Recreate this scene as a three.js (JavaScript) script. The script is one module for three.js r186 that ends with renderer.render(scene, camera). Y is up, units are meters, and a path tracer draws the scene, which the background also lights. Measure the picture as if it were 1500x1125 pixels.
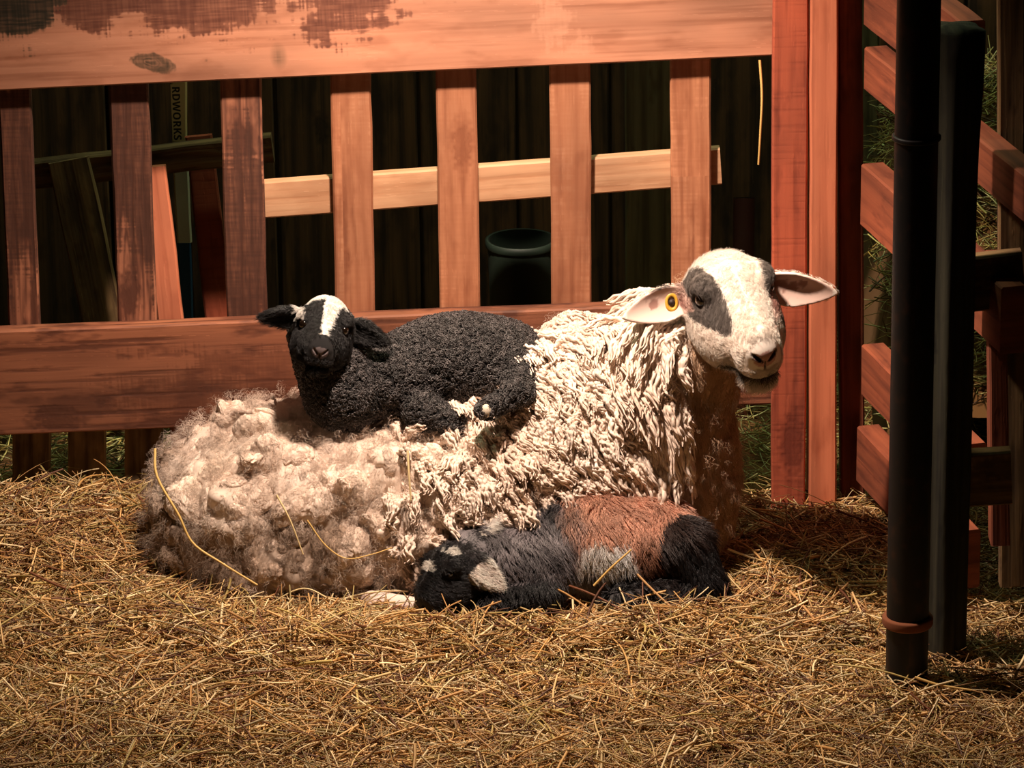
import * as THREE from 'three';
import { mergeGeometries, mergeVertices } from 'three/addons/utils/BufferGeometryUtils.js';

// ------------------------------------------------------------------ camera, light, exposure
const FPX = 6600, PITCH = 19.5 * Math.PI / 180, ROLL = -0.013, EYE = new THREE.Vector3(0, 2.854, 7.4);
const scene = new THREE.Scene();
scene.background = new THREE.Color(0x000000);
const camera = new THREE.PerspectiveCamera(2 * Math.atan(562.5 / FPX) * 180 / Math.PI, 1500 / 1125, 0.1, 60);
camera.rotation.order = 'YXZ';
camera.rotation.set(-PITCH, 0, ROLL);
camera.position.copy(EYE);
camera.updateMatrixWorld(true);
const renderer = new THREE.WebGLRenderer();
renderer.toneMapping = THREE.LinearToneMapping;
renderer.toneMappingExposure = 1.95;
renderer.shadowMap.enabled = true;
const LAMP = { pos: new THREE.Vector3(-0.08, 1.62, 0.66), color: new THREE.Color().setRGB(1, 0.775, 0.62), cd: 8 };
const TUBE = { pos: new THREE.Vector3(0.15, 2.50, -0.38), color: new THREE.Color().setRGB(0.80, 1.0, 0.62), power: 30 };

// ------------------------------------------------------------------ helpers
const V = (x, y, z) => new THREE.Vector3(x, y, z);
const clamp = (x, a = 0, b = 1) => Math.min(b, Math.max(a, x));
const mix = (a, b, t) => a + (b - a) * t;
const sstep = (a, b, x) => { const t = clamp((x - a) / (b - a)); return t * t * (3 - 2 * t); };
function RNG(s) { return () => { s = (s + 0x6d2b79f5) | 0; let t = Math.imul(s ^ (s >>> 15), 1 | s); t = (t + Math.imul(t ^ (t >>> 7), 61 | t)) ^ t; return ((t ^ (t >>> 14)) >>> 0) / 4294967296; }; }
// a photo pixel (1500 x 1125) on the plane z = const
function W(px, py, z) {
  const d = V((px - 750) / FPX, -(py - 562.5) / FPX, -1).applyQuaternion(camera.quaternion);
  return EYE.clone().addScaledVector(d, (z - EYE.z) / d.z);
}
const camDir = (x, y, z) => V(x, y, z).applyQuaternion(camera.quaternion).normalize();   // x right, y up, z towards the viewer
// value noise
const HASH = new Float32Array(65536); { const r = RNG(77); for (let i = 0; i < 65536; i++) HASH[i] = r(); }
const h2 = (x, y) => HASH[(Math.imul(x, 73856093) ^ Math.imul(y, 19349663)) & 65535];
const h3 = (x, y, z) => HASH[(Math.imul(x, 73856093) ^ Math.imul(y, 19349663) ^ Math.imul(z, 83492791)) & 65535];
function n2(x, y) {
  const i = Math.floor(x), j = Math.floor(y); let u = x - i, v = y - j; u = u * u * (3 - 2 * u); v = v * v * (3 - 2 * v);
  return mix(mix(h2(i, j), h2(i + 1, j), u), mix(h2(i, j + 1), h2(i + 1, j + 1), u), v);
}
function n3(x, y, z) {
  const i = Math.floor(x), j = Math.floor(y), k = Math.floor(z); let u = x - i, v = y - j, w = z - k;
  u = u * u * (3 - 2 * u); v = v * v * (3 - 2 * v); w = w * w * (3 - 2 * w);
  return mix(mix(mix(h3(i, j, k), h3(i + 1, j, k), u), mix(h3(i, j + 1, k), h3(i + 1, j + 1, k), u), v),
    mix(mix(h3(i, j, k + 1), h3(i + 1, j, k + 1), u), mix(h3(i, j + 1, k + 1), h3(i + 1, j + 1, k + 1), u), v), w);
}
const f2 = (x, y, o = 4) => { let s = 0, a = 0.5, t = 0; for (let i = 0; i < o; i++) { s += a * n2(x, y); t += a; x = x * 2.03 + 7.1; y = y * 2.03 + 3.7; a *= 0.5; } return s / t; };
const f3 = (x, y, z, o = 3) => { let s = 0, a = 0.5, t = 0; for (let i = 0; i < o; i++) { s += a * n3(x, y, z); t += a; x = x * 2.03 + 5.1; y = y * 2.03 + 1.7; z = z * 2.03 + 9.2; a *= 0.5; } return s / t; };

const names = new Map();
function numbered(n) { const k = names.get(n) || 0; names.set(n, k + 1); return k ? n + '_' + String(k).padStart(3, '0') : n; }
function shade(o) { o.castShadow = o.receiveShadow = true; return o; }
function thing(name, label, category, pos, group, kind) {
  const g = new THREE.Group(); g.name = numbered(name); g.position.copy(pos || V(0, 0, 0)); scene.add(g);
  g.userData = { label, category }; if (group) g.userData.group = group; if (kind) g.userData.kind = kind;
  return g;
}
function part(parent, name, geo, mat, label) {          // geo in world coordinates
  const p = V(0, 0, 0); for (let q = parent; q && q !== scene; q = q.parent) p.add(q.position);
  const m = new THREE.Mesh(geo.clone().translate(-p.x, -p.y, -p.z), mat); m.name = name; if (label) m.userData.label = label;
  parent.add(shade(m)); return m;
}
function solo(name, geo, mat, label, category, group, kind) {
  geo.computeBoundingBox(); const b = geo.boundingBox, p = V((b.min.x + b.max.x) / 2, b.min.y, (b.min.z + b.max.z) / 2);
  const m = new THREE.Mesh(geo.clone().translate(-p.x, -p.y, -p.z), mat); m.name = numbered(name); m.position.copy(p);
  m.userData = { label, category }; if (group) m.userData.group = group; if (kind) m.userData.kind = kind;
  scene.add(shade(m)); return m;
}
function geoFrom(pos, nor, uv, idx, col) {
  const g = new THREE.BufferGeometry();
  g.setAttribute('position', new THREE.Float32BufferAttribute(pos, 3));
  if (nor) g.setAttribute('normal', new THREE.Float32BufferAttribute(nor, 3));
  if (uv) g.setAttribute('uv', new THREE.Float32BufferAttribute(uv, 2));
  if (col) g.setAttribute('color', new THREE.Float32BufferAttribute(col, 3));
  g.setIndex(idx); if (!nor) g.computeVertexNormals(); return g;
}
// a sawn board: a and b are the middles of the two ends of its front face, n the way that face looks
function board(a, b, w, t, n, { wob = 0.0015, seed = 1, cham = 0.003, u0 = 0, v0 = 0, segs = 14, texL = 2.56, texH = 0.32 } = {}) {
  const ax = b.clone().sub(a), L = ax.length(); ax.normalize();
  n = n.clone().addScaledVector(ax, -n.dot(ax)).normalize(); const sd = V(0, 0, 0).crossVectors(n, ax).normalize();
  const c = cham, hw = w / 2;
  const sec = [[-hw + c, 0], [hw - c, 0], [hw, -c], [hw, -t + c], [hw - c, -t], [-hw + c, -t], [-hw, -t + c], [-hw, -c]];
  const pos = [], uv = [], idx = []; const m = sec.length; let per = [0];
  for (let i = 0; i < m; i++) { const p = sec[i], q = sec[(i + 1) % m]; per.push(per[i] + Math.hypot(p[0] - q[0], p[1] - q[1])); }
  for (let k = 0; k < m; k++) {                    // each strip keeps its own vertices: hard edges
    const base = pos.length / 3;
    for (let s = 0; s <= segs; s++) {
      const f = s / segs;
      for (const [e, pe] of [[sec[k], per[k]], [sec[(k + 1) % m], per[k + 1]]]) {
        const side = Math.sign(e[0]);
        const dw = (f2(f * L * 9 + seed * 13.1, side * 7.7 + seed) - 0.5) * 2 * wob, dn = (f2(f * L * 7 + seed * 3.3, side + 40.5) - 0.5) * wob;
        const p = a.clone().addScaledVector(ax, f * L).addScaledVector(sd, e[0] + dw).addScaledVector(n, e[1] + dn);
        pos.push(p.x, p.y, p.z); uv.push((u0 + f * L) / texL, (v0 + pe) / texH);
      }
    }
    for (let s = 0; s < segs; s++) { const o = base + s * 2; idx.push(o, o + 2, o + 1, o + 1, o + 2, o + 3); }
  }
  for (const f of [0, 1]) {
    const base = pos.length / 3;
    for (const e of sec) { const p = a.clone().addScaledVector(ax, f * L).addScaledVector(sd, e[0]).addScaledVector(n, e[1]); pos.push(p.x, p.y, p.z); uv.push((u0 + e[1] * 0.5) / texL, (v0 + e[0]) / texH); }
    for (let i = 1; i < m - 1; i++) f ? idx.push(base, base + i, base + i + 1) : idx.push(base, base + i + 1, base + i);
  }
  const g = geoFrom(pos, null, uv, idx);
  // outward check
  const q = g.attributes.normal; const t0 = V(q.getX(0), q.getY(0), q.getZ(0));
  if (t0.dot(n) < 0) { const I = g.index.array; for (let i = 0; i < I.length; i += 3) { const s = I[i]; I[i] = I[i + 1]; I[i + 1] = s; } g.computeVertexNormals(); }
  return g;
}
function tube(path, rad, { segs = 10, sides = 5, cap = true } = {}) {   // path(t) -> Vector3, rad(t)
  const pos = [], nor = [], idx = [];
  let ref = V(0.31, 0.17, 0.93);
  for (let s = 0; s <= segs; s++) {
    const t = s / segs, p = path(t), e = 0.01, tg = path(Math.min(1, t + e)).sub(path(Math.max(0, t - e))).normalize();
    let x = ref.clone().addScaledVector(tg, -ref.dot(tg)); if (x.lengthSq() < 1e-6) x = V(1, 0, 0).addScaledVector(tg, -tg.x); x.normalize(); ref = x.clone();
    const y = V(0, 0, 0).crossVectors(tg, x), r = rad(t);
    for (let k = 0; k < sides; k++) { const a = k / sides * 6.28318, c = Math.cos(a), q = Math.sin(a); const nx = x.x * c + y.x * q, ny = x.y * c + y.y * q, nz = x.z * c + y.z * q; pos.push(p.x + nx * r, p.y + ny * r, p.z + nz * r); nor.push(nx, ny, nz); }
  }
  for (let s = 0; s < segs; s++) for (let k = 0; k < sides; k++) { const a = s * sides + k, b = s * sides + (k + 1) % sides; idx.push(a, b, a + sides, b, b + sides, a + sides); }
  if (cap) for (const s of [0, segs]) for (let k = 1; k < sides - 1; k++) { const o = s * sides; s ? idx.push(o, o + k, o + k + 1) : idx.push(o, o + k + 1, o + k); }
  return geoFrom(pos, nor, null, idx);
}
const lathe = (pts, seg = 32) => new THREE.LatheGeometry(pts.map(([r, y]) => new THREE.Vector2(r, y)), seg);

// ------------------------------------------------------------------ wood
function dataTex(w, h, fn, srgb) {
  const d = new Uint8Array(w * h * 4); const o = [0, 0, 0];
  for (let j = 0; j < h; j++) for (let i = 0; i < w; i++) { fn(i, j, o); const k = (j * w + i) * 4; d[k] = clamp(o[0], 0, 255); d[k + 1] = clamp(o[1], 0, 255); d[k + 2] = clamp(o[2], 0, 255); d[k + 3] = 255; }
  const t = new THREE.DataTexture(d, w, h); t.wrapS = t.wrapT = THREE.RepeatWrapping; t.magFilter = THREE.LinearFilter; if (srgb) t.colorSpace = THREE.SRGBColorSpace; t.needsUpdate = true; return t;
}
function wood({ seed, base, dark, lines = 120, contrast = 0.5, knots = 4, w = 1536, h = 256, L = 2.56, H = 0.32, stain, fleck = 0.3, rough = 0.72, bump = 0.0012, saw = 0, grime = 0.35 }) {
  const r = RNG(seed), K = []; for (let i = 0; i < knots; i++) K.push([r() * L, r() * H, 0.008 + r() * 0.012]);
  const bmp = new Float32Array(w * h);
  const map = dataTex(w, h, (i, j, o) => {
    const u = i / w * L, v = j / h * H; let vv = v, kd = 9, kr = 0;
    for (const [ku, kv, kq] of K) { const du = (u - ku) / 2.2, dv = v - kv, d = Math.hypot(du, dv); const push = Math.exp(-((du / 0.05) ** 2)) * kq * 1.6; vv -= Math.sign(dv) * push * Math.exp(-Math.abs(dv) / 0.03); if (d < kq * 3 && d / kq < kd) { kd = d / kq; kr = d; } }
    const warp = f2(u * 1.6 + seed, vv * 9, 3) * 0.05 + f2(u * 0.6 + seed * 3, vv * 3, 2) * 0.06;
    let ring = 0.5 + 0.5 * Math.sin((vv + warp) * lines * 6.28); ring = Math.pow(ring, 2.2);
    const streak = n2(u * 14 + seed, v * 620) * 0.6 + n2(u * 5, v * 240 + seed) * 0.4;
    let d = contrast * (0.55 * ring + 0.45 * streak);
    const kw = kd + (n2(u * 160 + seed, v * 160) - 0.5) * 0.7; if (kw < 1) d = 0.72 + 0.2 * n2(u * 300, v * 500); else if (kw < 1.8) d = mix(0.7, d, (kw - 1) / 0.8);
    const fl = f2(u * 22 + seed, v * 60, 3); d += fleck * (fl > 0.62 ? (fl - 0.62) * 3 : 0);
    if (saw) { const s = n2(u * 300, v * 14 + seed); d += saw * (s > 0.6 ? (s - 0.6) : 0); }
    const gr = f2(u * 5 + seed, v * 130 + seed, 4); d += grime * sstep(0.50, 0.78, gr);
    const bl = f2(u * 10 + seed * 2, v * 22 + 5, 5); d += grime * 0.9 * sstep(0.52, 0.72, bl);
    const sc = n2(u * 9 + seed * 7, v * 900 + u * 40); if (sc > 0.93) d -= 0.25;
    const tone = 0.78 + 0.40 * f2(u * 4 + seed * 5, v * 12, 4);
    for (let c = 0; c < 3; c++) o[c] = mix(base[c], dark[c], clamp(d)) * tone;
    let b = 0.75 - 0.5 * d;
    if (stain) { const s = stain(u, v); if (s[3] > 0) { const am = clamp(s[3] * (0.72 + 0.4 * n2(u * 40 + 3, v * 420) + 0.3 * (n2(u * 420, v * 30) - 0.5))); for (let c = 0; c < 3; c++) o[c] = mix(o[c], s[c], am); b += 0.1 * s[3]; } }
    bmp[j * w + i] = b;
  }, true);
  const bt = dataTex(w, h, (i, j, o) => { o[0] = o[1] = o[2] = 255 * clamp(bmp[j * w + i]); }, false);
  return new THREE.MeshStandardMaterial({ map, bumpMap: bt, bumpScale: bump, roughness: rough });
}
const blob = (u, v, cu, cv, ru, rv) => Math.exp(-(((u - cu) / ru) ** 2) - (((v - cv) / rv) ** 2));
const rub = (u, v, m, s, fu = 14, fv = 34) => { const q = m * 0.62 + f2(u * fu + s, v * fv + s, 5) * 0.55 + (n2(u * 330 + s, v * 22) - 0.5) * 0.14 + (n2(u * 30 + s, v * 400) - 0.5) * 0.10 - 0.10; return 0.75 * sstep(0.40, 0.56, q) + 0.25 * sstep(0.46, 0.49, q); };   // worn dirt with a ragged outline

const M = {};
// front face of the wide top board lies at v = 0 .. 0.30 (v runs up from its lower edge), u = 0 at its left end (2.2 m long, picture starts at u = 0.15)
M.top = wood({
  seed: 11, base: [184, 128, 100], dark: [138, 86, 62], lines: 22, contrast: 0.40, knots: 0, w: 2048, h: 384, L: 2.56, H: 0.48, fleck: 0.25, rough: 0.62, bump: 0.0008,
  stain: (u, v) => {
    const px = (u - 0.15) * 868, py = 133 - px * 0.045 - v * 830;
    const k = rub(u, v, 1.15 * blob(px, py, 30, 8, 66, 60), 3), br = rub(u, v, Math.max(blob(px, py, 300, 14, 110, 50), blob(px, py, 150, 10, 60, 45), 0.85 * blob(px, py, 520, 12, 90, 45), 0.7 * blob(px, py, 480, 45, 40, 30)), 9, 26, 60);
    const kn = Math.hypot((px - 228 - (py - 95) * 1.1) / 30, (py - 95) / 17) + (f2(u * 60, v * 60) - 0.5) * 0.8; const kk = kn < 1 ? (0.4 + 0.5 * n2(kn * 9 + 3, px * 0.05)) * sstep(1, 0.8, kn) : 0;
    const kn2 = Math.hypot((px - 415) / 14, (py - 85) / 22), k2 = kn2 < 1 ? 0.45 * (1 - kn2) : 0;
    const lite = rub(u, v, 0.8 * Math.max(blob(px, py, 820, 40, 40, 40), blob(px, py, 860, 70, 26, 14)), 21, 40, 50);
    const m = Math.max(k, br * 0.75, kk, k2);
    if (lite > m) return [200, 150, 122, lite * 0.3];
    return k >= br * 0.75 ? [34, 30, 18, m * 0.9] : kk > br ? [96, 54, 30, m] : [78, 40, 28, m];
  },
});
M.bottom = wood({
  seed: 23, base: [158, 98, 68], dark: [92, 50, 32], lines: 16, contrast: 0.45, knots: 3, w: 2048, h: 256, L: 2.56, H: 0.32, fleck: 0.9, grime: 0.7,
  stain: (u, v) => { const s = rub(u, v, 0.62 * blob(u, v, 0.55, 0.1, 0.3, 0.08) + 0.4 * blob(u, v, 1.0, 0.02, 0.6, 0.05), 5, 9, 26); return [92, 48, 28, s * 0.6]; },
});
M.picketDark = wood({
  seed: 31, base: [178, 116, 86], dark: [86, 48, 33], lines: 60, contrast: 0.75, knots: 3, fleck: 0.6, grime: 0.6,
  stain: (u, v) => { const s = rub(u, v, 0.9 * blob(u % 0.9, 0, 0.40, 0, 0.26, 1), 8, 8, 90); return [66, 36, 24, s * 0.8]; },
});
M.picket = wood({ seed: 37, base: [184, 128, 94], dark: [128, 76, 50], lines: 48, contrast: 0.5, knots: 5, fleck: 0.4, stain: (u, v) => { const s = rub(u, v, 0.62, 15, 5, 30); return [134, 76, 46, s * 0.35]; } });
M.pale = wood({ seed: 41, base: [206, 160, 122], dark: [170, 118, 82], lines: 30, contrast: 0.4, knots: 3, fleck: 0.2 });
M.red = wood({ seed: 43, base: [182, 90, 60], dark: [122, 52, 32], lines: 20, contrast: 0.35, knots: 2, saw: 0.7, fleck: 0.5, rough: 0.85, bump: 0.002 });
M.orange = wood({ seed: 47, base: [212, 126, 90], dark: [170, 90, 60], lines: 26, contrast: 0.4, knots: 4, fleck: 0.3 });
M.side = wood({ seed: 53, base: [156, 84, 54], dark: [100, 48, 30], lines: 30, contrast: 0.5, knots: 3, fleck: 0.5, rough: 0.8 });
M.old = wood({ seed: 59, base: [150, 120, 80], dark: [78, 58, 36], lines: 34, contrast: 0.8, knots: 4, fleck: 0.6, rough: 0.9 });
M.grey = wood({ seed: 61, base: [128, 124, 92], dark: [76, 72, 50], lines: 40, contrast: 0.6, knots: 3, fleck: 0.5, rough: 0.9 });
M.ply = wood({ seed: 67, base: [112, 76, 48], dark: [54, 35, 22], lines: 26, contrast: 0.9, knots: 5, fleck: 0.4, rough: 0.9 });
M.log = wood({ seed: 83, base: [64, 62, 46], dark: [30, 28, 20], lines: 40, contrast: 0.7, knots: 3, fleck: 0.6, rough: 0.95 });
console.log('wood done');

// ------------------------------------------------------------------ the barn shell
function slab(name, c, s, mat, label, category) {
  const g = new THREE.BoxGeometry(...s).translate(...c); const m = new THREE.Mesh(g, mat); m.name = name; m.userData = { kind: 'structure', label, category }; scene.add(shade(m)); return m;
}
const darkWall = new THREE.MeshStandardMaterial({ color: 0x6a5138, roughness: 0.95 });
slab('floor', [0, -0.16, 3], [6.4, 0.1, 11], new THREE.MeshStandardMaterial({ color: 0x2c2013, roughness: 1 }), 'dark earth floor under the hay bedding', 'floor');
slab('ceiling', [0, 3.95, 3], [6.4, 0.1, 11], darkWall, 'brown boarded barn ceiling', 'ceiling');
slab('wall_left', [-3.15, 1.9, 3], [0.1, 4.1, 11], darkWall, 'brown barn wall on the left side', 'wall');
slab('wall_right', [3.15, 1.9, 3], [0.1, 4.1, 11], darkWall, 'brown barn wall on the right side', 'wall');
slab('wall_front', [0, 1.9, 8.45], [6.4, 4.1, 0.1], darkWall, 'brown barn wall behind the viewer', 'wall');
const wallBack = slab('wall_back', [0, 1.9, -1.05], [6.4, 4.1, 0.1], darkWall, 'dark plank wall behind the slatted fence', 'wall');
{
  const r = RNG(5); let x = -1.6, k = 0;
  while (x < 1.6) { const w = 0.13 + r() * 0.06; const m = part(wallBack, k ? 'plank_' + String(k).padStart(3, '0') : 'plank', board(V(x + w / 2, -0.1, -0.975), V(x + w / 2, 1.5, -0.975), w - 0.006, 0.022, V(0, 0, 1), { seed: k, u0: r() * 2, v0: r() * 0.3, segs: 6 }), M.ply); x += w; k++; }
}

// ------------------------------------------------------------------ hay ground
function hayH(x, z) {
  let y = (f2(x * 3 + 4, z * 3 + 9, 3) - 0.5) * 0.06 + (f2(x * 11, z * 11, 2) - 0.5) * 0.02;
  y += 0.05 * Math.exp(-(((x + 0.85) / 0.3) ** 2)) * Math.exp(-(((z - 0.1) / 0.35) ** 2));      // drift at the left
  y += 0.028 * Math.exp(-(((x - 0.05) / 0.7) ** 2)) * Math.exp(-(((z - 0.60) / 0.10) ** 2));       // ridge in front of the animals
  y -= 0.03 * Math.exp(-(((x + 0.1) / 0.5) ** 4)) * Math.exp(-(((z - 0.22) / 0.2) ** 4));        // the ewe's nest
  y += 0.03 * Math.exp(-(((x - 0.55) / 0.2) ** 2)) * Math.exp(-(((z - 0.28) / 0.15) ** 2));
  return y;
}
const pileH = (x, z) => 0.60 * sstep(0.58, 0.72, x) * Math.exp(-(((z + 0.42) / 0.42) ** 2)) * (0.8 + 0.4 * n2(x * 5, z * 5));   // heap of greener hay outside the pen
const hayBase = new THREE.MeshStandardMaterial({ color: 0x6a4a24, roughness: 1 });
{
  const nx = 150, nz = 130, x0 = -1.6, x1 = 1.6, z0 = -0.95, z1 = 2.0, pos = [], idx = [];
  for (let j = 0; j <= nz; j++) for (let i = 0; i <= nx; i++) { const x = mix(x0, x1, i / nx), z = mix(z0, z1, j / nz); pos.push(x, hayH(x, z) - 0.022 + 0.02 * n2(x * 60, z * 60), z); }
  for (let j = 0; j < nz; j++) for (let i = 0; i < nx; i++) { const a = j * (nx + 1) + i, b = a + nx + 1; idx.push(a, b, a + 1, a + 1, b, b + 1); }
  const g = geoFrom(pos, null, null, idx);
  const m = new THREE.Mesh(g, hayBase); m.name = 'hay_bed'; m.userData = { label: 'matted brown layer of old hay on the pen floor', category: 'hay', kind: 'stuff' }; scene.add(shade(m));
}

// ------------------------------------------------------------------ slatted fence in front of the wall
const FZ = 0.0;                                    // front face of the two wide boards
const N = V(0, 0, 1);
{
  const base = W(560, 640, FZ);
  const F = thing('slatted_fence', 'orange pine fence of seven upright slats between two wide boards', 'fence', V(base.x, 0, FZ));
  // top board: lower edge (0,133) -> (1133,82); bottom board (0,485)->(1125,440), lower edge (0,652)->(220,640)
  const lineBoard = (l0, l1, w, z, up, t, m, opt) => {       // l0,l1 pixel points of the lower (up=1) or upper (up=-1) front edge
    const a = W(...l0, z), b = W(...l1, z), sd = V(0, 0, 0).crossVectors(N, b.clone().sub(a).normalize()).normalize();
    return board(a.addScaledVector(sd, up * w / 2), b.addScaledVector(sd, up * w / 2), w, t, N, opt);
  };
  part(F, 'top_board', lineBoard([-130, 139], [1135, 82], 0.42, FZ, 1, 0.034, M.top, { seed: 2, texH: 0.48, v0: 0, wob: 0.001, segs: 24 }), M.top);  // made taller out of view to keep lamp light off the clutter behind
  part(F, 'bottom_board', lineBoard([-130, 490.5], [1135, 440], 0.192, FZ, -1, 0.034, M.bottom, { seed: 4, wob: 0.0015, segs: 24 }), M.bottom);
  const sl = [[0, 42, 10, 62, 1], [160, 216, 172, 230, 1], [322, 382, 332, 392, 1], [484, 543, 491, 550, 0], [638, 698, 644, 703, 0], [805, 865, 808, 867, 0], [982, 1041, 984, 1042, 0]];
  const zs = FZ - 0.036;
  sl.forEach(([a0, a1, b0, b1, dk], i) => {
    const yt = 130 - (a0 + a1) / 2 * 0.042, yb = 482 - (b0 + b1) / 2 * 0.04;
    const ct = (a0 + a1) / 2, cb = (b0 + b1) / 2, k = (cb - ct) / (yb - yt);
    const top = W(ct - k * 130, yt - 130, zs), bot = W(cb + k * 90, yb + 90, zs);
    const w = (W(a1, yt, zs).x - W(a0, yt, zs).x + W(b1, yb, zs).x - W(b0, yb, zs).x) / 2;
    part(F, 'picket', board(bot, top, w, 0.022, N, { seed: 20 + i, u0: dk ? [-0.02, -0.05, 0.16][i] : i * 0.37, v0: i * 0.09, wob: 0.002 }), dk ? M.picketDark : M.picket);
  });
  const rz = zs - 0.024, ra = W(384, 294, rz), rb = W(1056, 244, rz);
  part(F, 'rail', board(ra, rb, 0.066, 0.022, N, { seed: 31, wob: 0.001 }), M.pale, 'pale bare pine rail nailed across behind the slats');
  // slat stubs seen below the bottom board
  for (const [x0, x1] of [[16, 76], [98, 156], [181, 240]]) { const z = FZ - 0.05; part(F, 'lower_picket', board(W((x0 + x1) / 2, 725, z), W((x0 + x1) / 2, 600, z), 0.067, 0.02, N, { seed: x0, u0: x0 * 0.01, v0: 0.1 }), M.old); }
}

// ------------------------------------------------------------------ corner posts
{
  // red rough-sawn post, then a pale edge post, then the broad dark one that carries the side boards
  const mk = (xt, xb, yb, z, w, t, m, opt) => board(W(xb, yb, z), W(xt, -60, z), w, t, N, opt);
  solo('corner_post', mk(1159, 1155, 770, 0.035, 0.060, 0.032, M.red, { seed: 3, wob: 0.002 }), M.red, 'reddish rough-sawn upright post at the end of the slatted fence', 'post');
  solo('corner_stud', mk(1208, 1205, 790, 0.05, 0.047, 0.09, M.orange, { seed: 7, wob: 0.002 }), M.orange, 'smooth pale orange stud between the red post and the broad side post', 'post');
  const a = W(1250, 790, 0.0), b = W(1245, -60, 0.0);
  solo('side_post', board(a, b, 0.041, 0.06, N, { seed: 9, wob: 0.002 }), M.side, 'broad brown post holding the side boards in the pen corner', 'post');
}
// ------------------------------------------------------------------ side fence: boards that run from the corner towards the viewer
{
  const S = thing('side_fence', 'brown side fence of thick horizontal boards behind the black pipe', 'fence', V(0.68, 0, 0.35));
  const dir = V(0.245, 0, 1).normalize(), nrm = V(-1, 0, 0.245).normalize();
  for (const [px, yTop, yBot, m] of [[1266, -72, 38, M.side], [1266, 69, 132, M.side], [1261, 240, 331, M.side], [1262, 505, 580, M.side], [1255, 625, 706, M.side]]) {
    const z0 = 0.03, t0 = W(px, yTop, z0), t1 = W(px, yBot, z0), w = t0.y - t1.y, c = t0.clone().add(t1).multiplyScalar(0.5);
    part(S, 'side_board', board(c, c.clone().addScaledVector(dir, yTop < 0 ? 0.48 : yTop > 400 ? 0.52 : px > 1264 ? 0.86 : 0.70), w, 0.042, nrm, { seed: px + yTop, u0: yTop * 0.013, v0: yTop * 0.003, wob: 0.002 }), m);
  }
  // far upright that ends the side boards, and the one lit between the boards
  part(S, 'upright', board(W(1466, 800, 0.62), W(1461, 380, 0.62), 0.03, 0.05, N, { seed: 71 }), M.side);
  part(S, 'cross_piece', board(W(1405, 420, 0.66), W(1500, 410, 0.66), 0.09, 0.03, N, { seed: 73 }), M.old);
  part(S, 'cross_piece', board(W(1405, 705, 0.70), W(1482, 700, 0.70), 0.09, 0.03, N, { seed: 74 }), M.old);
}
// black steel pipe with a coupling and a rusty collar
{
  const zp = 0.80, b = W(1328, 985, zp), r = 0.0335;
  const P = thing('pipe_post', 'black steel pipe post with a rusty collar standing in the hay', 'post', V(b.x, 0, zp));
  const rust = (i, j, o) => { const u = i / 128, v = j / 512; const n = f2(u * 14, v * 60, 5), s = sstep(0.42, 0.75, n + (v < 0.1 ? 0.15 : -0.05)); o[0] = mix(15, 44, s); o[1] = mix(14, 26, s); o[2] = mix(17, 20, s); };
  const pm = new THREE.MeshStandardMaterial({ map: dataTex(128, 512, rust, true), roughness: 0.55, metalness: 0.25 });
  const top = W(1330, -60, zp);
  part(P, 'pipe', new THREE.CylinderGeometry(r, r, top.y + 0.12, 40, 1).translate(b.x, (top.y - 0.12) / 2, zp), pm);
  const col = (y, R, h) => lathe([[r - 0.002, -h], [R - 0.002, -h], [R, -h * 0.6], [R, h * 0.6], [R - 0.002, h], [r - 0.002, h]], 40).translate(b.x, y, zp);
  const rm = new THREE.MeshStandardMaterial({ color: 0x7a4426, roughness: 0.9 });
  part(P, 'collar', col(W(1328, 908, zp).y, r + 0.007, 0.008), rm, 'rusty brown collar ring');
  part(P, 'coupling', col(W(1328, 201, zp).y, r + 0.004, 0.004), pm);
}
// round log post next to the pipe
{
  const zp = 0.69, c = W(1397, 60, zp), r = 0.039, pts = [], idx = [], uv = [];
  const n = 40, hgt = c.y + 0.02, rows = 30;
  for (let j = 0; j <= rows; j++) for (let i = 0; i <= n; i++) {
    const a = i / n * 6.28318, y = -0.1 + (hgt + 0.1) * j / rows, f = sstep(0.75, 1, j / rows), rr = r * (1 + 0.16 * f) + 0.008 * (f2(Math.cos(a) * 3 + 5, Math.sin(a) * 3 + y * 1.5, 3) - 0.5) + 0.004 * Math.sin(a * 5);
    pts.push(c.x + rr * Math.cos(a), y, zp + rr * Math.sin(a)); uv.push(y / 2.56, i / n * 0.3 / 0.32);
  }
  for (let j = 0; j < rows; j++) for (let i = 0; i < n; i++) { const a = j * (n + 1) + i, b = a + n + 1; idx.push(a, b, a + 1, a + 1, b, b + 1); }
  const o = pts.length / 3; pts.push(c.x, hgt + 0.008, zp); uv.push(0.3, 0.2); for (let i = 0; i < n; i++) idx.push(o, rows * (n + 1) + i + 1, rows * (n + 1) + i);
  solo('log_post', geoFrom(pts, null, uv, idx), M.log, 'weathered grey round log post beside the black pipe', 'post');
  solo('tall_plank', board(W(1484, 860, 0.56), W(1482, -60, 0.56), 0.042, 0.03, N, { seed: 90 }), M.old, 'tall weathered plank standing behind the side boards', 'plank');
}

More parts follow.
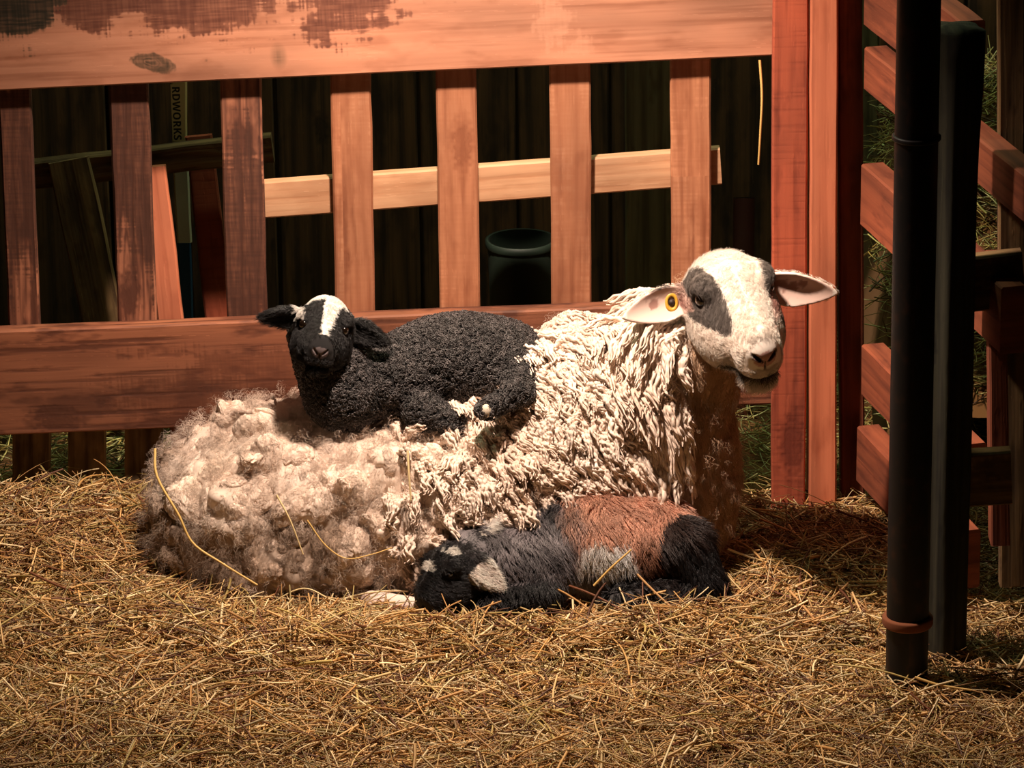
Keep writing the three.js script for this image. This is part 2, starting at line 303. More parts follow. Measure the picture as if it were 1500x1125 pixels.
// ------------------------------------------------------------------ clutter behind the fence
{
  const z = -0.42;
  solo('leaning_rail', board(W(30, 260, z), W(399, 219, z), 0.052, 0.03, N, { seed: 101, wob: 0.003 }), M.old, 'old horizontal board behind the fence', 'board');  // plain old wood; green on its upper edge comes from the tube light
  const lean = (x0, y0, x1, y1, zz, w, m, label, s, ext = 170) => solo('leaning_board', board(W(x1 + (x1 - x0) / (y1 - y0) * ext, y1 + ext, zz + 0.06), W(x0, y0, zz), w, 0.02, N, { seed: s, wob: 0.003, u0: s * 0.1 }), m, label, 'board');
  lean(100, 235, 152, 480, z + 0.01, 0.075, M.old, 'dark brown board leaning to the right below the horizontal rail', 111);
  lean(222, 245, 250, 475, -0.16, 0.048, M.orange, 'narrow pinkish board leaning just behind the second slat', 112, 230);
  lean(290, 200, 322, 470, z - 0.05, 0.05, M.red, 'slim reddish board leaning behind the third slat', 113);
  solo('upright_board', board(W(950, 470, -0.5), W(950, -40, -0.5), 0.085, 0.025, N, { seed: 121 }), M.grey, 'wide grey green upright board seen between the last two slats', 'board');
  solo('round_bar', tube((t) => W(1086 + 4 * (1 - t), mix(290, 640, t), -0.55 + 0.1 * t), () => 0.02, { segs: 8, sides: 20 }), new THREE.MeshStandardMaterial({ color: 0x4a1f16, roughness: 0.7 }), 'dark reddish round bar standing behind the fence corner', 'bar');
  // yellow marking stick with black lettering
  const cv = document.createElement('canvas'); cv.width = 272; cv.height = 56; const c = cv.getContext('2d');
  c.fillStyle = '#d8c48a'; c.fillRect(0, 0, 272, 56); c.fillStyle = '#17130c'; c.font = 'bold 54px sans-serif'; c.textBaseline = 'middle'; c.textAlign = 'right'; c.fillText('RDWORKS', 268, 30, 262);
  const tx = new THREE.CanvasTexture(cv); tx.colorSpace = THREE.SRGBColorSpace;
  const zs = -0.5, top = W(262, 60, zs), sp = W(263, 208, zs), end = W(270, 356, zs), tip = W(276, 600, zs), w = 0.027;
  const S = thing('marking_stick', 'upright yellow stick with black lettering and a blue end', 'stick', V(end.x, tip.y, zs));
  part(S, 'stick', board(sp.clone().add(V(0, 0, 0)), top, w, 0.012, N, { seed: 131 }), new THREE.MeshStandardMaterial({ color: 0xd8c48a, roughness: 0.7 }));
  part(S, 'stick', board(end, sp, w, 0.012, N, { seed: 131 }), new THREE.MeshStandardMaterial({ color: 0xd6d2b4, roughness: 0.7 }));
  part(S, 'blue_end', board(tip, end, w * 0.9, 0.012, N, { seed: 132 }), new THREE.MeshStandardMaterial({ color: 0x1d4f78, roughness: 0.6 }), 'blue painted end');
  const q0 = W(261, 205, zs).add(V(0, 0, 0.002)), len = 0.108, pl = new THREE.PlaneGeometry(len, 0.020);
  pl.rotateZ(-Math.PI / 2); pl.translate(q0.x + 0.0, q0.y + len / 2 - 0.002, q0.z);
  part(S, 'lettering', pl, new THREE.MeshStandardMaterial({ map: tx, roughness: 0.7 }), 'black capital letters running down the stick');
  solo('upright_board', board(W(1274, 420, -0.62), W(1274, -60, -0.62), 0.034, 0.02, N, { seed: 151 }), M.grey, 'narrow grey green upright board rising from the hay heap', 'board');
  // dark green bin standing on the floor
  const p = W(764, 440, -0.3), tp = W(764, 350, -0.3).y;
  solo('green_bin', lathe([[0, -0.04], [0.045, -0.04], [0.05, 0.0], [0.06, tp - 0.012], [0.064, tp - 0.012], [0.064, tp], [0.056, tp], [0.046, 0.0], [0, 0.0]], 28).translate(p.x, 0, -0.3), new THREE.MeshStandardMaterial({ color: 0x16241a, roughness: 0.6 }), 'dark green bin standing behind the fence slats', 'bin');
}
console.log('setting done');

// ------------------------------------------------------------------ distance fields
const smin = (a, b, k) => { const h = clamp(0.5 + 0.5 * (b - a) / k); return mix(b, a, h) - k * h * (1 - h); };
const smax = (a, b, k) => -smin(-a, -b, k);
const ell = (px, py, pz, c, r) => { const x = (px - c[0]) / r[0], y = (py - c[1]) / r[1], z = (pz - c[2]) / r[2], k0 = Math.sqrt(x * x + y * y + z * z), x2 = x / r[0], y2 = y / r[1], z2 = z / r[2], k1 = Math.sqrt(x2 * x2 + y2 * y2 + z2 * z2); return k1 < 1e-9 ? -Math.min(...r) : k0 * (k0 - 1) / k1; };
const cone = (px, py, pz, a, b, ra, rb) => { const bx = b[0] - a[0], by = b[1] - a[1], bz = b[2] - a[2], x = px - a[0], y = py - a[1], z = pz - a[2], t = clamp((x * bx + y * by + z * bz) / (bx * bx + by * by + bz * bz)); return Math.hypot(x - bx * t, y - by * t, z - bz * t) - mix(ra, rb, t); };
function nets(f, lo, hi, h) {                       // surface nets
  const nx = Math.ceil((hi[0] - lo[0]) / h) + 1, ny = Math.ceil((hi[1] - lo[1]) / h) + 1, nz = Math.ceil((hi[2] - lo[2]) / h) + 1;
  const v = new Float32Array(nx * ny * nz), id = new Int32Array(nx * ny * nz).fill(-1), S = [1, nx, nx * ny];
  for (let k = 0, o = 0; k < nz; k++) for (let j = 0; j < ny; j++) for (let i = 0; i < nx; i++, o++) v[o] = f(lo[0] + i * h, lo[1] + j * h, lo[2] + k * h);
  const pos = [], idx = [];
  const off = []; for (let c = 0; c < 8; c++) off.push([(c & 1), (c >> 1) & 1, c >> 2]);
  const E = []; for (let a = 0; a < 8; a++) for (const b of [1, 2, 4]) if (!(a & b)) E.push([a, a | b]);
  for (let k = 0; k < nz - 1; k++) for (let j = 0; j < ny - 1; j++) for (let i = 0; i < nx - 1; i++) {
    const o = i + j * S[1] + k * S[2]; let m = 0; for (let c = 0; c < 8; c++) if (v[o + off[c][0] + off[c][1] * S[1] + off[c][2] * S[2]] < 0) m |= 1 << c;
    if (m === 0 || m === 255) continue;
    let x = 0, y = 0, z = 0, n = 0;
    for (const [a, b] of E) { if (((m >> a) & 1) === ((m >> b) & 1)) continue; const A = off[a], B = off[b], va = v[o + A[0] + A[1] * S[1] + A[2] * S[2]], vb = v[o + B[0] + B[1] * S[1] + B[2] * S[2]], t = va / (va - vb); x += mix(A[0], B[0], t); y += mix(A[1], B[1], t); z += mix(A[2], B[2], t); n++; }
    id[o] = pos.length / 3; pos.push(lo[0] + (i + x / n) * h, lo[1] + (j + y / n) * h, lo[2] + (k + z / n) * h);
  }
  for (let k = 1; k < nz - 1; k++) for (let j = 1; j < ny - 1; j++) for (let i = 1; i < nx - 1; i++) {
    const o = i + j * S[1] + k * S[2], s0 = v[o] < 0;
    for (let d = 0; d < 3; d++) {
      const s1 = v[o + S[d]] < 0; if (s0 === s1) continue; const u = S[(d + 1) % 3], w = S[(d + 2) % 3];
      const a = id[o], b = id[o - u], c = id[o - u - w], e = id[o - w]; if (a < 0 || b < 0 || c < 0 || e < 0) continue;
      s0 ? idx.push(a, b, c, a, c, e) : idx.push(a, c, b, a, e, c);
    }
  }
  const nor = new Float32Array(pos.length), e = h * 0.5;
  for (let i = 0; i < pos.length; i += 3) {
    let gx, gy, gz;
    for (let it = 0; it < 2; it++) {
      const x = pos[i], y = pos[i + 1], z = pos[i + 2];
      gx = f(x + e, y, z) - f(x - e, y, z); gy = f(x, y + e, z) - f(x, y - e, z); gz = f(x, y, z + e) - f(x, y, z - e);
      const l = Math.hypot(gx, gy, gz) || 1; gx /= l; gy /= l; gz /= l;
      if (it === 0) { const d = clamp(f(x, y, z), -h * 0.4, h * 0.4); pos[i] -= gx * d; pos[i + 1] -= gy * d; pos[i + 2] -= gz * d; }
    }
    nor[i] = gx; nor[i + 1] = gy; nor[i + 2] = gz;
  }
  return geoFrom(pos, nor, null, idx);
}
function paint(g, fn) { const p = g.attributes.position, n = g.attributes.normal, c = new Float32Array(p.count * 3), o = [0, 0, 0]; for (let i = 0; i < p.count; i++) { fn(V(p.getX(i), p.getY(i), p.getZ(i)), V(n.getX(i), n.getY(i), n.getZ(i)), o); c[i * 3] = o[0]; c[i * 3 + 1] = o[1]; c[i * 3 + 2] = o[2]; } g.setAttribute('color', new THREE.Float32BufferAttribute(c, 3)); return g; }
const lin = (h) => { const c = new THREE.Color(h); return [c.r, c.g, c.b]; };
const mixc = (a, b, t, o = [0, 0, 0]) => { for (let i = 0; i < 3; i++) o[i] = mix(a[i], b[i], t); return o; };
function sampler(g, seed) {
  const p = g.attributes.position, n = g.attributes.normal, I = g.index.array, T = I.length / 3, cum = new Float64Array(T); let s = 0;
  const A = V(0, 0, 0), B = V(0, 0, 0), C = V(0, 0, 0), r = RNG(seed);
  for (let t = 0; t < T; t++) { A.fromBufferAttribute(p, I[t * 3]); B.fromBufferAttribute(p, I[t * 3 + 1]); C.fromBufferAttribute(p, I[t * 3 + 2]); s += B.sub(A).cross(C.sub(A)).length() / 2; cum[t] = s; }
  return () => {
    const q = r() * s; let lo = 0, hi = T - 1; while (lo < hi) { const m = (lo + hi) >> 1; cum[m] < q ? lo = m + 1 : hi = m; }
    let u = r(), v = r(); if (u + v > 1) { u = 1 - u; v = 1 - v; } const w = 1 - u - v, a = I[lo * 3], b = I[lo * 3 + 1], c = I[lo * 3 + 2];
    const P = V(0, 0, 0), Q = V(0, 0, 0);
    for (const [k, f] of [[a, w], [b, u], [c, v]]) { P.x += p.getX(k) * f; P.y += p.getY(k) * f; P.z += p.getZ(k) * f; Q.x += n.getX(k) * f; Q.y += n.getY(k) * f; Q.z += n.getZ(k) * f; }
    return [P, Q.normalize()];
  };
}
// copies of little geometries strewn over a surface; place(p, n, rand) -> { y: along, z: out, s: [w, len, w], c: [r,g,b], at? } or null
function strew(parent, name, geos, mat, surf, count, seed, place) {
  const get = sampler(surf, seed), r = RNG(seed + 991), lists = geos.map(() => []), X = V(0, 0, 0), off = V(0, 0, 0); for (let q = parent; q && q !== scene; q = q.parent) off.add(q.position);
  for (let i = 0; i < count; i++) {
    const [p, n] = get(), o = place(p, n, r); if (!o) continue;
    const y = o.y.clone().normalize(), x = X.clone().crossVectors(y, o.z).normalize(), z = V(0, 0, 0).crossVectors(x, y);
    const m = new THREE.Matrix4().makeBasis(x.multiplyScalar(o.s[0]), y.multiplyScalar(o.s[1]), z.multiplyScalar(o.s[2])).setPosition((o.at || p).clone().sub(off));
    lists[(r() * geos.length) | 0].push([m, o.c]);
  }
  geos.forEach((g, k) => {
    const L = lists[k]; if (!L.length) return;
    const im = new THREE.InstancedMesh(g, mat, L.length), c = new THREE.Color(); im.name = k ? name + '_' + String(k).padStart(3, '0') : name; im.userData.kind = 'stuff';
    L.forEach(([m, q], i) => { im.setMatrixAt(i, m); im.setColorAt(i, c.setRGB(q[0], q[1], q[2])); });
    parent.add(shade(im));
  });
}
const furMat = new THREE.MeshStandardMaterial({ color: 0xffffff, roughness: 1 });
const skinMat = new THREE.MeshStandardMaterial({ vertexColors: true, roughness: 0.85 });
const blackFur = new THREE.MeshStandardMaterial({ color: 0xffffff, roughness: 0.45 });
// hair: runs along +y, bows out along +z
function hairGeo(seed, { bow = 0.25, wave = 0.05, freq = 2, segs = 5, r = 0.03, sides = 3, bundle = 1, spread = 0.1 } = {}) {
  const q = RNG(seed), G = [];
  for (let b = 0; b < bundle; b++) {
    const ph = q() * 6, a = wave * (0.6 + 0.8 * q()), ox = (q() - 0.5) * spread, oz = (q() - 0.5) * spread, bw = bow * (0.7 + 0.6 * q()), fx = (q() - 0.5) * spread * 2, l = 0.75 + 0.3 * q();
    G.push(tube((t) => V(ox * (1 - t * 0.5) + fx * t * t + a * Math.sin(ph + t * freq * 6.28), t * l, oz + bw * Math.sin(t * 2.6) + a * Math.cos(ph + t * freq * 6.28) - a * Math.cos(ph)), (t) => r * (1 - 0.8 * t * t), { segs, sides, cap: false }));
  }
  return G.length > 1 ? mergeGeometries(G) : G[0];
}
// wool lock: strands twisted together and crimped
function lockGeo(seed) {
  const q = RNG(seed), G = [], tw = (q() - 0.5) * 1.6, n = 9, bendx = (q() - 0.5) * 0.4, wv = 0.012 + 0.028 * q(), wf = 10 + 9 * q();
  for (let k = 0; k < n; k++) {
    const a0 = k / n * 6.28 + q(), l = 0.7 + 0.4 * q(), ph = q() * 1.2, R = 0.06 + 0.06 * q(), fl = (q() - 0.5) * 0.12;
    G.push(tube((t) => { const a = a0 + tw * t * 3, rr = R * (1 - 0.55 * t); const cr = wv * Math.sin(t * wf + ph) * Math.min(1, t * 3), cz = 0.02 * Math.sin(t * 31 + ph * 3); return V(rr * Math.cos(a) + cr + (bendx + fl) * t * t, t * l, rr * Math.sin(a) * 0.8 + 0.22 * Math.sin(t * 2.7) + cz + cr * 0.5); }, (t) => 0.047 * (1 - 0.75 * t * t * t) * (0.6 + 0.4 * Math.min(1, t * 5)), { segs: 18, sides: 4 }));
  }
  return mergeGeometries(G);
}
// soft tuft: swirled fibres over a lumpy ball
function puffGeo(seed) {
  const q = RNG(seed), G = [], core = new THREE.IcosahedronGeometry(0.78, 15), p = core.attributes.position;
  for (let i = 0; i < p.count; i++) { const v = V(p.getX(i), p.getY(i), p.getZ(i)), wq = f3(v.x * 2.2 + seed, v.y * 2.2, v.z * 2.2, 2) * 2, d = 0.80 + 0.40 * (f3(v.x * 3 + seed, v.y * 3, v.z * 3, 3) - 0.5) + 0.10 * (f3(v.x * 7 + wq, v.y * 22 + wq * 5, v.z * 9, 3) - 0.5) + 0.05 * (n3(v.x * 34, v.y * 34 + seed, v.z * 34) - 0.5); v.normalize().multiplyScalar(d); p.setXYZ(i, v.x, v.y, v.z); }
  core.deleteAttribute('uv'); core.deleteAttribute('normal');
  const cm = mergeVertices(core, 1e-4); cm.computeVertexNormals();
  for (let i = 0; i < 260; i++) {
    const d = V(q() - 0.5, q() - 0.5, q() - 0.3).normalize(); if (d.z < -0.4) continue;
    const sw = V(f3(d.x * 1.5 + seed, d.y * 1.5, d.z * 1.5, 2) - 0.5, f3(d.x * 1.5, d.y * 1.5 + seed + 9, d.z * 1.5, 2) - 0.5, f3(d.x * 1.5, d.y * 1.5, d.z * 1.5 + seed + 5, 2) - 0.5);
    sw.addScaledVector(V(q() - 0.5, q() - 0.5, q() - 0.5), 0.5).addScaledVector(d, -sw.dot(d)).normalize();
    const ln = 0.4 + 0.7 * q(), lift = 0.02 + 0.28 * q() * q() * q(), ph = q() * 6, sd = V(0, 0, 0).crossVectors(d, sw);
    G.push(tube((t) => d.clone().multiplyScalar(0.76).addScaledVector(sw, t * ln).normalize().multiplyScalar(0.74 + 0.1 * Math.sin(t * 3) + lift * t).addScaledVector(sd, 0.05 * Math.sin(ph + t * 9)), (t) => 0.013 * (1 - 0.7 * t), { segs: 6, sides: 3, cap: false }));
  }
  return mergeGeometries([cm, ...G]);
}

// ------------------------------------------------------------------ heads
// local frame: x to the side, y to the crown, z along the muzzle; sizes for the ewe, s scales, mz shortens the muzzle
function frame(O, F, R) { const z = F.clone().normalize(), x = R.clone().addScaledVector(z, -R.dot(z)).normalize(), y = V(0, 0, 0).crossVectors(z, x); return { O, x, y, z }; }
const toLocal = (f, s, px, py, pz) => { const a = (px - f.O.x) / s, b = (py - f.O.y) / s, c = (pz - f.O.z) / s; return [a * f.x.x + b * f.x.y + c * f.x.z, a * f.y.x + b * f.y.y + c * f.y.z, a * f.z.x + b * f.z.y + c * f.z.z]; };
const toWorld = (f, s, l) => f.O.clone().addScaledVector(f.x, l[0] * s).addScaledVector(f.y, l[1] * s).addScaledVector(f.z, l[2] * s);
function ear(base, dir, open, L, Wd, th, cup) {
  const d = V(...dir).normalize(), o = V(...open); o.addScaledVector(d, -o.dot(d)).normalize(); const b = V(0, 0, 0).crossVectors(d, o);
  const fn = (x, y, z) => {
    const ax = x - base[0], ay = y - base[1], az = z - base[2], a = ax * d.x + ay * d.y + az * d.z, w = ax * b.x + ay * b.y + az * b.z; let c = ax * o.x + ay * o.y + az * o.z;
    const t = clamp(a / L), wd = Wd * (0.42 + 0.58 * Math.sin(Math.min(1, t * 1.9) * 1.571)) * Math.pow(Math.max(0, 1 - Math.pow(Math.max(0, t - 0.3) / 0.7, 1.7)), 0.72) + 0.0005;
    c -= cup * (w * w / (Wd * Wd)) * Wd;
    const q = Math.max(0, Math.abs(w) - wd + th), e = Math.max(0, Math.abs(c) - th * 0.4), l = Math.max(0, -a, a - L);
    return (Math.hypot(q, e, l) - th * 0.8) * 0.75;
  };
  fn.co = (x, y, z) => { const ax = x - base[0], ay = y - base[1], az = z - base[2]; return [(ax * d.x + ay * d.y + az * d.z) / L, (ax * b.x + ay * b.y + az * b.z) / Wd, ax * o.x + ay * o.y + az * o.z]; };
  fn.d = d; fn.o = o; fn.b = b; return fn;
}
function headField(mz, ears, { smile = 0.0, dome = 0 } = {}) {
  return (x, y, z0) => {
    const z = z0 > 0.03 ? 0.03 + (z0 - 0.03) / mz : z0, ax = Math.abs(x);
    let d = ell(x, y, z, [0, -0.006, -0.002], [0.064, 0.050, 0.058]);
    if (dome) d = smin(d, ell(x, y, z, [0, 0.018, 0.0], [0.058, 0.02 + dome, 0.062]), 0.02);
    d = smin(d, cone(x, y, z, [0, 0.004, 0.02], [0, -0.02, 0.150], 0.056, 0.039), 0.03);
    d = smin(d, cone(x, y, z, [0, 0.024, 0.02], [0, 0.006, 0.160], 0.028, 0.023), 0.02);
    d = smin(d, cone(x, y, z, [0, -0.055, -0.01], [0, -0.066, 0.130], 0.046, 0.028), 0.03);
    d = smin(d, ell(ax, y, z, [0.040, -0.042, 0.045], [0.034, 0.050, 0.080]), 0.03);
    d = smin(d, ell(ax, y, z, [0.05, 0.03, 0.03], [0.02, 0.02, 0.028]), 0.02);
    d = smin(d, ell(x, y, z, [0, -0.010, 0.178], [0.027, 0.019, 0.020]), 0.014);
    d = smin(d, ell(x, y, z, [0, -0.034, 0.170], [0.034, 0.024, 0.024]), 0.012);
    d = smin(d, ell(x, y, z, [0, -0.073, 0.160], [0.028, 0.018, 0.026]), 0.008);
    d = smax(d, -ell(ax, y, z, [0.066, 0.018, 0.045], [0.010, 0.011, 0.014]), 0.006);
    const my = y + 0.0575 - smile * Math.pow(clamp((0.19 - z) / 0.09), 2) * 0.012 + 6 * x * x;      // mouth line
    d = smax(d, -Math.max(Math.abs(my) - 0.0016, 0.115 - z), 0.003);
    d = smax(d, -ell(ax - 0.85 * (y + 0.010), y, z, [0.0135, -0.010, 0.196], [0.0042, 0.0085, 0.010]), 0.003);
    d = smax(d, -Math.max(ax - 0.0012, Math.abs(y + 0.026) - 0.010, 0.15 - z), 0.002);                // cleft lip
    for (const e of ears) d = smin(d, e(x, y, z0), 0.012);
    return d;
  };
}
const eyeGeo = (f, s, l, r) => { const p = toWorld(f, s, l); return new THREE.SphereGeometry(r * s, 20, 14).translate(p.x, p.y, p.z); };
const eyeMat = new THREE.MeshPhysicalMaterial({ color: 0x140c06, roughness: 0.12, clearcoat: 1 });

// ------------------------------------------------------------------ the ewe
const CREAM = lin(0xf0e0d2), WHITE = lin(0xf2ebe2), DIRT = lin(0x7a5c40), DARK = lin(0x3c322e), PINK = lin(0xd8a898), TAN = lin(0xc8a07a);
const ewe = { f: frame(W(1076, 416, 0.40), camDir(0.29, -0.56, 0.78), camDir(0.99, 0.12, -0.1)) };
ewe.f.O.addScaledVector(ewe.f.z, -0.045).addScaledVector(ewe.f.y, -0.035);
const eweBody = (x, y, z) => {
  let d = ell(x, y, z, [-0.40, 0.075, 0.235], [0.205, 0.19, 0.195]);
  d = smin(d, ell(x, y, z, [-0.12, 0.10, 0.225], [0.28, 0.18, 0.20]), 0.08);
  d = smin(d, ell(x, y, z, [0.12, 0.15, 0.215], [0.20, 0.245, 0.185]), 0.08);
  d = smin(d, ell(x, y, z, [-0.32, 0.07, 0.31], [0.20, 0.15, 0.115]), 0.05);
  d = smin(d, ell(x, y, z, [0.285, 0.17, 0.27], [0.095, 0.18, 0.105]), 0.08);
  d = smin(d, cone(x, y, z, [0.20, 0.26, 0.24], [0.335, 0.43, 0.30], 0.125, 0.082), 0.05);
  return d;
};
function worley(x, y, z) { const i = Math.floor(x), j = Math.floor(y), k = Math.floor(z); let m = 9; for (let a = -1; a < 2; a++) for (let b = -1; b < 2; b++) for (let c = -1; c < 2; c++) { const X = i + a, Y = j + b, Z = k + c, dx = X + h3(X, Y, Z) - x, dy = Y + h3(X + 71, Y, Z) - y, dz = Z + h3(X, Y + 37, Z) - z, d = dx * dx + dy * dy + dz * dz; if (d < m) m = d; } return Math.sqrt(m); }
const fleeceField = (x, y, z) => {
  let d = eweBody(x, y, z); if (d > 0.08 || d < -0.10) return d;
  const rear = sstep(0.12, -0.16, x), wx = (f3(x * 14, y * 14, z * 14, 2) - 0.5) * 0.05, wy = (f3(x * 14 + 5, y * 14, z * 14, 2) - 0.5) * 0.05;
  const w1 = worley((x + wx) * 13, (y + wy) * 17, z * 15), w2 = worley((x + wy) * 32, (y + wx) * 38, z * 34);
  return d - mix(0.012, 0.050, rear) * (0.62 - w1) - mix(0.006, 0.012, rear) * (0.6 - w2);
};
const eweHead = (() => {
  const cam2 = (x, y, z) => { const d = camDir(x, y, z); return [d.dot(ewe.f.x), d.dot(ewe.f.y), d.dot(ewe.f.z)]; };
  const eL = ear([-0.050, -0.012, -0.010], cam2(-0.95, -0.30, 0.1), cam2(0.1, 0.05, 1), 0.128, 0.032, 0.0052, 0.5), eR = ear([0.050, -0.010, -0.010], cam2(0.98, -0.12, -0.12), cam2(0.1, -0.35, 1), 0.145, 0.032, 0.0052, 0.5);
  const h = headField(1, [eL, eR], { smile: 1 });
  const nb = [-0.005, -0.072, -0.045];
  const f = (x, y, z) => { const l = toLocal(ewe.f, 1, x, y, z); let d = h(l[0], l[1], l[2]); const q = toWorld(ewe.f, 1, nb); d = smin(d, cone(x, y, z, [0.285, 0.34, 0.265], [q.x, q.y, q.z], 0.10, 0.058), 0.04); return d; };
  return { f, eL, eR };
})();
const eweHeadColor = (p, n, o) => {
  const [x, y, z] = toLocal(ewe.f, 1, p.x, p.y, p.z); mixc(WHITE, CREAM, f3(p.x * 40, p.y * 40, p.z * 40), o);
  const ragged = (f3(p.x * 90, p.y * 90, p.z * 90) - 0.5) * 0.25;
  if (z < 0) mixc(o, TAN, 0.5 * sstep(-0.02, -0.09, z + 0.2 * ragged), o);
  if (x < 0) { const t = (z - 0.052) / 0.080, ph = Math.atan2(y + 0.012 + 0.12 * z, -x), wv = (ph - 0.56 - 0.18 * t) / (0.54 - 0.10 * t); if (Math.hypot(t, wv) + ragged < 1) mixc(o, DARK, 0.92, o); }
  else { const t = (z - 0.055) / 0.05, wv = (x - 0.062) / 0.016; if (Math.hypot(t, wv) + ragged < 1) mixc(o, DARK, 0.9, o); }
  const nose = Math.hypot(x / 0.021, (y + 0.014) / 0.014, (z - 0.197) / 0.02); if (nose + ragged < 1) mixc(o, lin(0xc08a80), 0.85, o);
  for (const s of [-1, 1]) if (Math.hypot((x - s * (0.0135 + 0.85 * (y + 0.010))) / 0.0055, (y + 0.010) / 0.010, (z - 0.196) / 0.016) < 1) mixc(o, lin(0x2a1a20), 0.9, o);
  if (z > 0.115 && Math.abs(y + 0.0585 - 0.012 * Math.pow(clamp((0.19 - z) / 0.09), 2) + 6 * x * x) < 0.0045) mixc(o, lin(0x2b2422), 0.9, o);
  if (z > 0.14 && y < -0.044 && y > -0.066 && x + ragged * 0.05 > 0.002) mixc(o, lin(0x3a3230), 0.8, o);
  for (const [e, in_] of [[eweHead.eL, lin(0xdcb8aa)], [eweHead.eR, lin(0xdcb8aa)]]) { const [a, b, c] = e.co(x, y, z); if (a > 0.12 && a < 1.05 && Math.abs(b) < 1.1) { const inside = n.dot(V(0, 0, 0).addScaledVector(ewe.f.x, e.o.x).addScaledVector(ewe.f.y, e.o.y).addScaledVector(ewe.f.z, e.o.z)) > 0.1; if (inside && Math.abs(b) < 0.8 && a < 0.93) mixc(o, in_, 0.8, o); if (inside && a < 0.62 && Math.abs(b) < 0.55) mixc(o, lin(0x7e4032), 0.7 * sstep(0.52, 0.62, f3(p.x * 60, p.y * 60, p.z * 60)), o); } }
};
{
  const E = thing('ewe', 'cream woolly ewe with a black eye patch lying against the fence', 'sheep', V(-0.1, 0, 0.23));
  const bg = nets(fleeceField, [-0.68, -0.06, -0.02], [0.46, 0.50, 0.50], 0.0065), hl = toWorld(ewe.f, 1, [0, 0, 0.03]);
  const hg = nets(eweHead.f, [hl.x - 0.22, hl.y - 0.24, hl.z - 0.22], [hl.x + 0.22, hl.y + 0.13, hl.z + 0.2], 0.003);
  const woolColor = (p, o) => {
    const rear = sstep(0.1, -0.25, p.x), n = f3(p.x * 16, p.y * 16, p.z * 16, 3), m = f3(p.x * 5 + 8, p.y * 5, p.z * 5, 3);
    mixc(CREAM, lin(0xd8bfab), n, o);
    const low = sstep(0.19, 0.10, p.y + 0.10 * (n - 0.5)) * sstep(-0.22, -0.34, p.x + 0.15 * (m - 0.5)), g = f3(p.x * 26 + 3, p.y * 26, p.z * 26 + 4, 3), soil = sstep(0.54, 0.70, 0.55 * m + 0.45 * g + (p.y < 0.13 && p.z > 0.28 ? 0.12 : 0) * rear + 0.16 * low - 0.02);    // manure and mud in the fleece
    mixc(o, DIRT, soil * 0.7, o);
    if (p.x > 0.295) mixc(o, TAN, 0.75 * sstep(0.2, 0.5, n + 0.1), o);
    return o;
  };
  paint(bg, (p, n, o) => { woolColor(p, o); });
  paint(hg, eweHeadColor);
  // feet peeping out of the hay
  const foot = nets((x, y, z) => { const a = W(545, 884, 0.45), b = W(622, 890, 0.49); return smin(cone(x, y, z, [a.x, a.y, a.z], [b.x, b.y, b.z], 0.022, 0.015), ell(x, y, z, [b.x, b.y, b.z], [0.02, 0.014, 0.018]), 0.01); }, [-0.36, -0.06, 0.36], [-0.08, 0.12, 0.58], 0.005);
  paint(foot, (p, n, o) => mixc(lin(0xe2c2b4), lin(0xf0e0d2), f3(p.x * 50, p.y * 50, p.z * 50), o));
  part(E, 'body', mergeGeometries([bg, hg, foot]), skinMat);
  for (const s of [-1, 1]) part(E, 'eye', eyeGeo(ewe.f, 1, [s * 0.0555, 0.018, 0.0455], 0.0128), eyeMat, 'dark shining eye');
  // ear tag
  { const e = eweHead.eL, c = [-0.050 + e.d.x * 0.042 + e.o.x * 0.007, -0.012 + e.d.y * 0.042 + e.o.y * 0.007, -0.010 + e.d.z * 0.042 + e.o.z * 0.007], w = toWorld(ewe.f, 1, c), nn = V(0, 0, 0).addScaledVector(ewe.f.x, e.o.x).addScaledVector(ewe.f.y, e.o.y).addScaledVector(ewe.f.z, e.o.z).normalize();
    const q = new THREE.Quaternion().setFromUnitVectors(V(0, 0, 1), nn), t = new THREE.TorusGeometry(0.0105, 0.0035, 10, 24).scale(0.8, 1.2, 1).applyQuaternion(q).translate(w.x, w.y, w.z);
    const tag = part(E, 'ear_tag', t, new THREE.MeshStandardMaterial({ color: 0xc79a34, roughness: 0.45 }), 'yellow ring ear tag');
    part(tag, 'stud', new THREE.SphereGeometry(0.006, 14, 10).applyQuaternion(q).translate(w.x, w.y, w.z), new THREE.MeshStandardMaterial({ color: 0x2a1a14, roughness: 0.6 })); }  // dark ball put in for the dark hole of the ring
  // wool
  const eye0 = EYE;
  const locks = [1, 2, 3, 4, 5, 6].map((k) => lockGeo(k * 17)), puffs = [1, 2, 3, 4].map((k) => puffGeo(k * 7)), fuzz = [1, 2, 3].map((k) => hairGeo(k * 5, { bow: 0.35, wave: 0.09, freq: 2.2, segs: 8, r: 0.007, bundle: 7, spread: 0.5 }));
  const inHead = (p) => { const l = toLocal(ewe.f, 1, p.x, p.y, p.z); return l[2] > -0.03 && Math.hypot(l[0], l[1]) < 0.09; };
  const facing = (p, n) => n.dot(eye0.clone().sub(p).normalize()) > -0.45;
  const flow = (p, n) => { const f = V(0.5 * sstep(-0.2, 0.1, p.x) - 0.5 * sstep(0.16, 0.26, p.x), -1, 0.25); f.x += (f3(p.x * 12, p.y * 12, p.z * 12, 2) - 0.5) * mix(1.8, 0.6, sstep(0.1, 0.22, p.x)); f.z += (f3(p.x * 12 + 9, p.y * 12, p.z * 12, 2) - 0.5) * 1.0; return f.addScaledVector(n, -f.dot(n)).normalize(); };
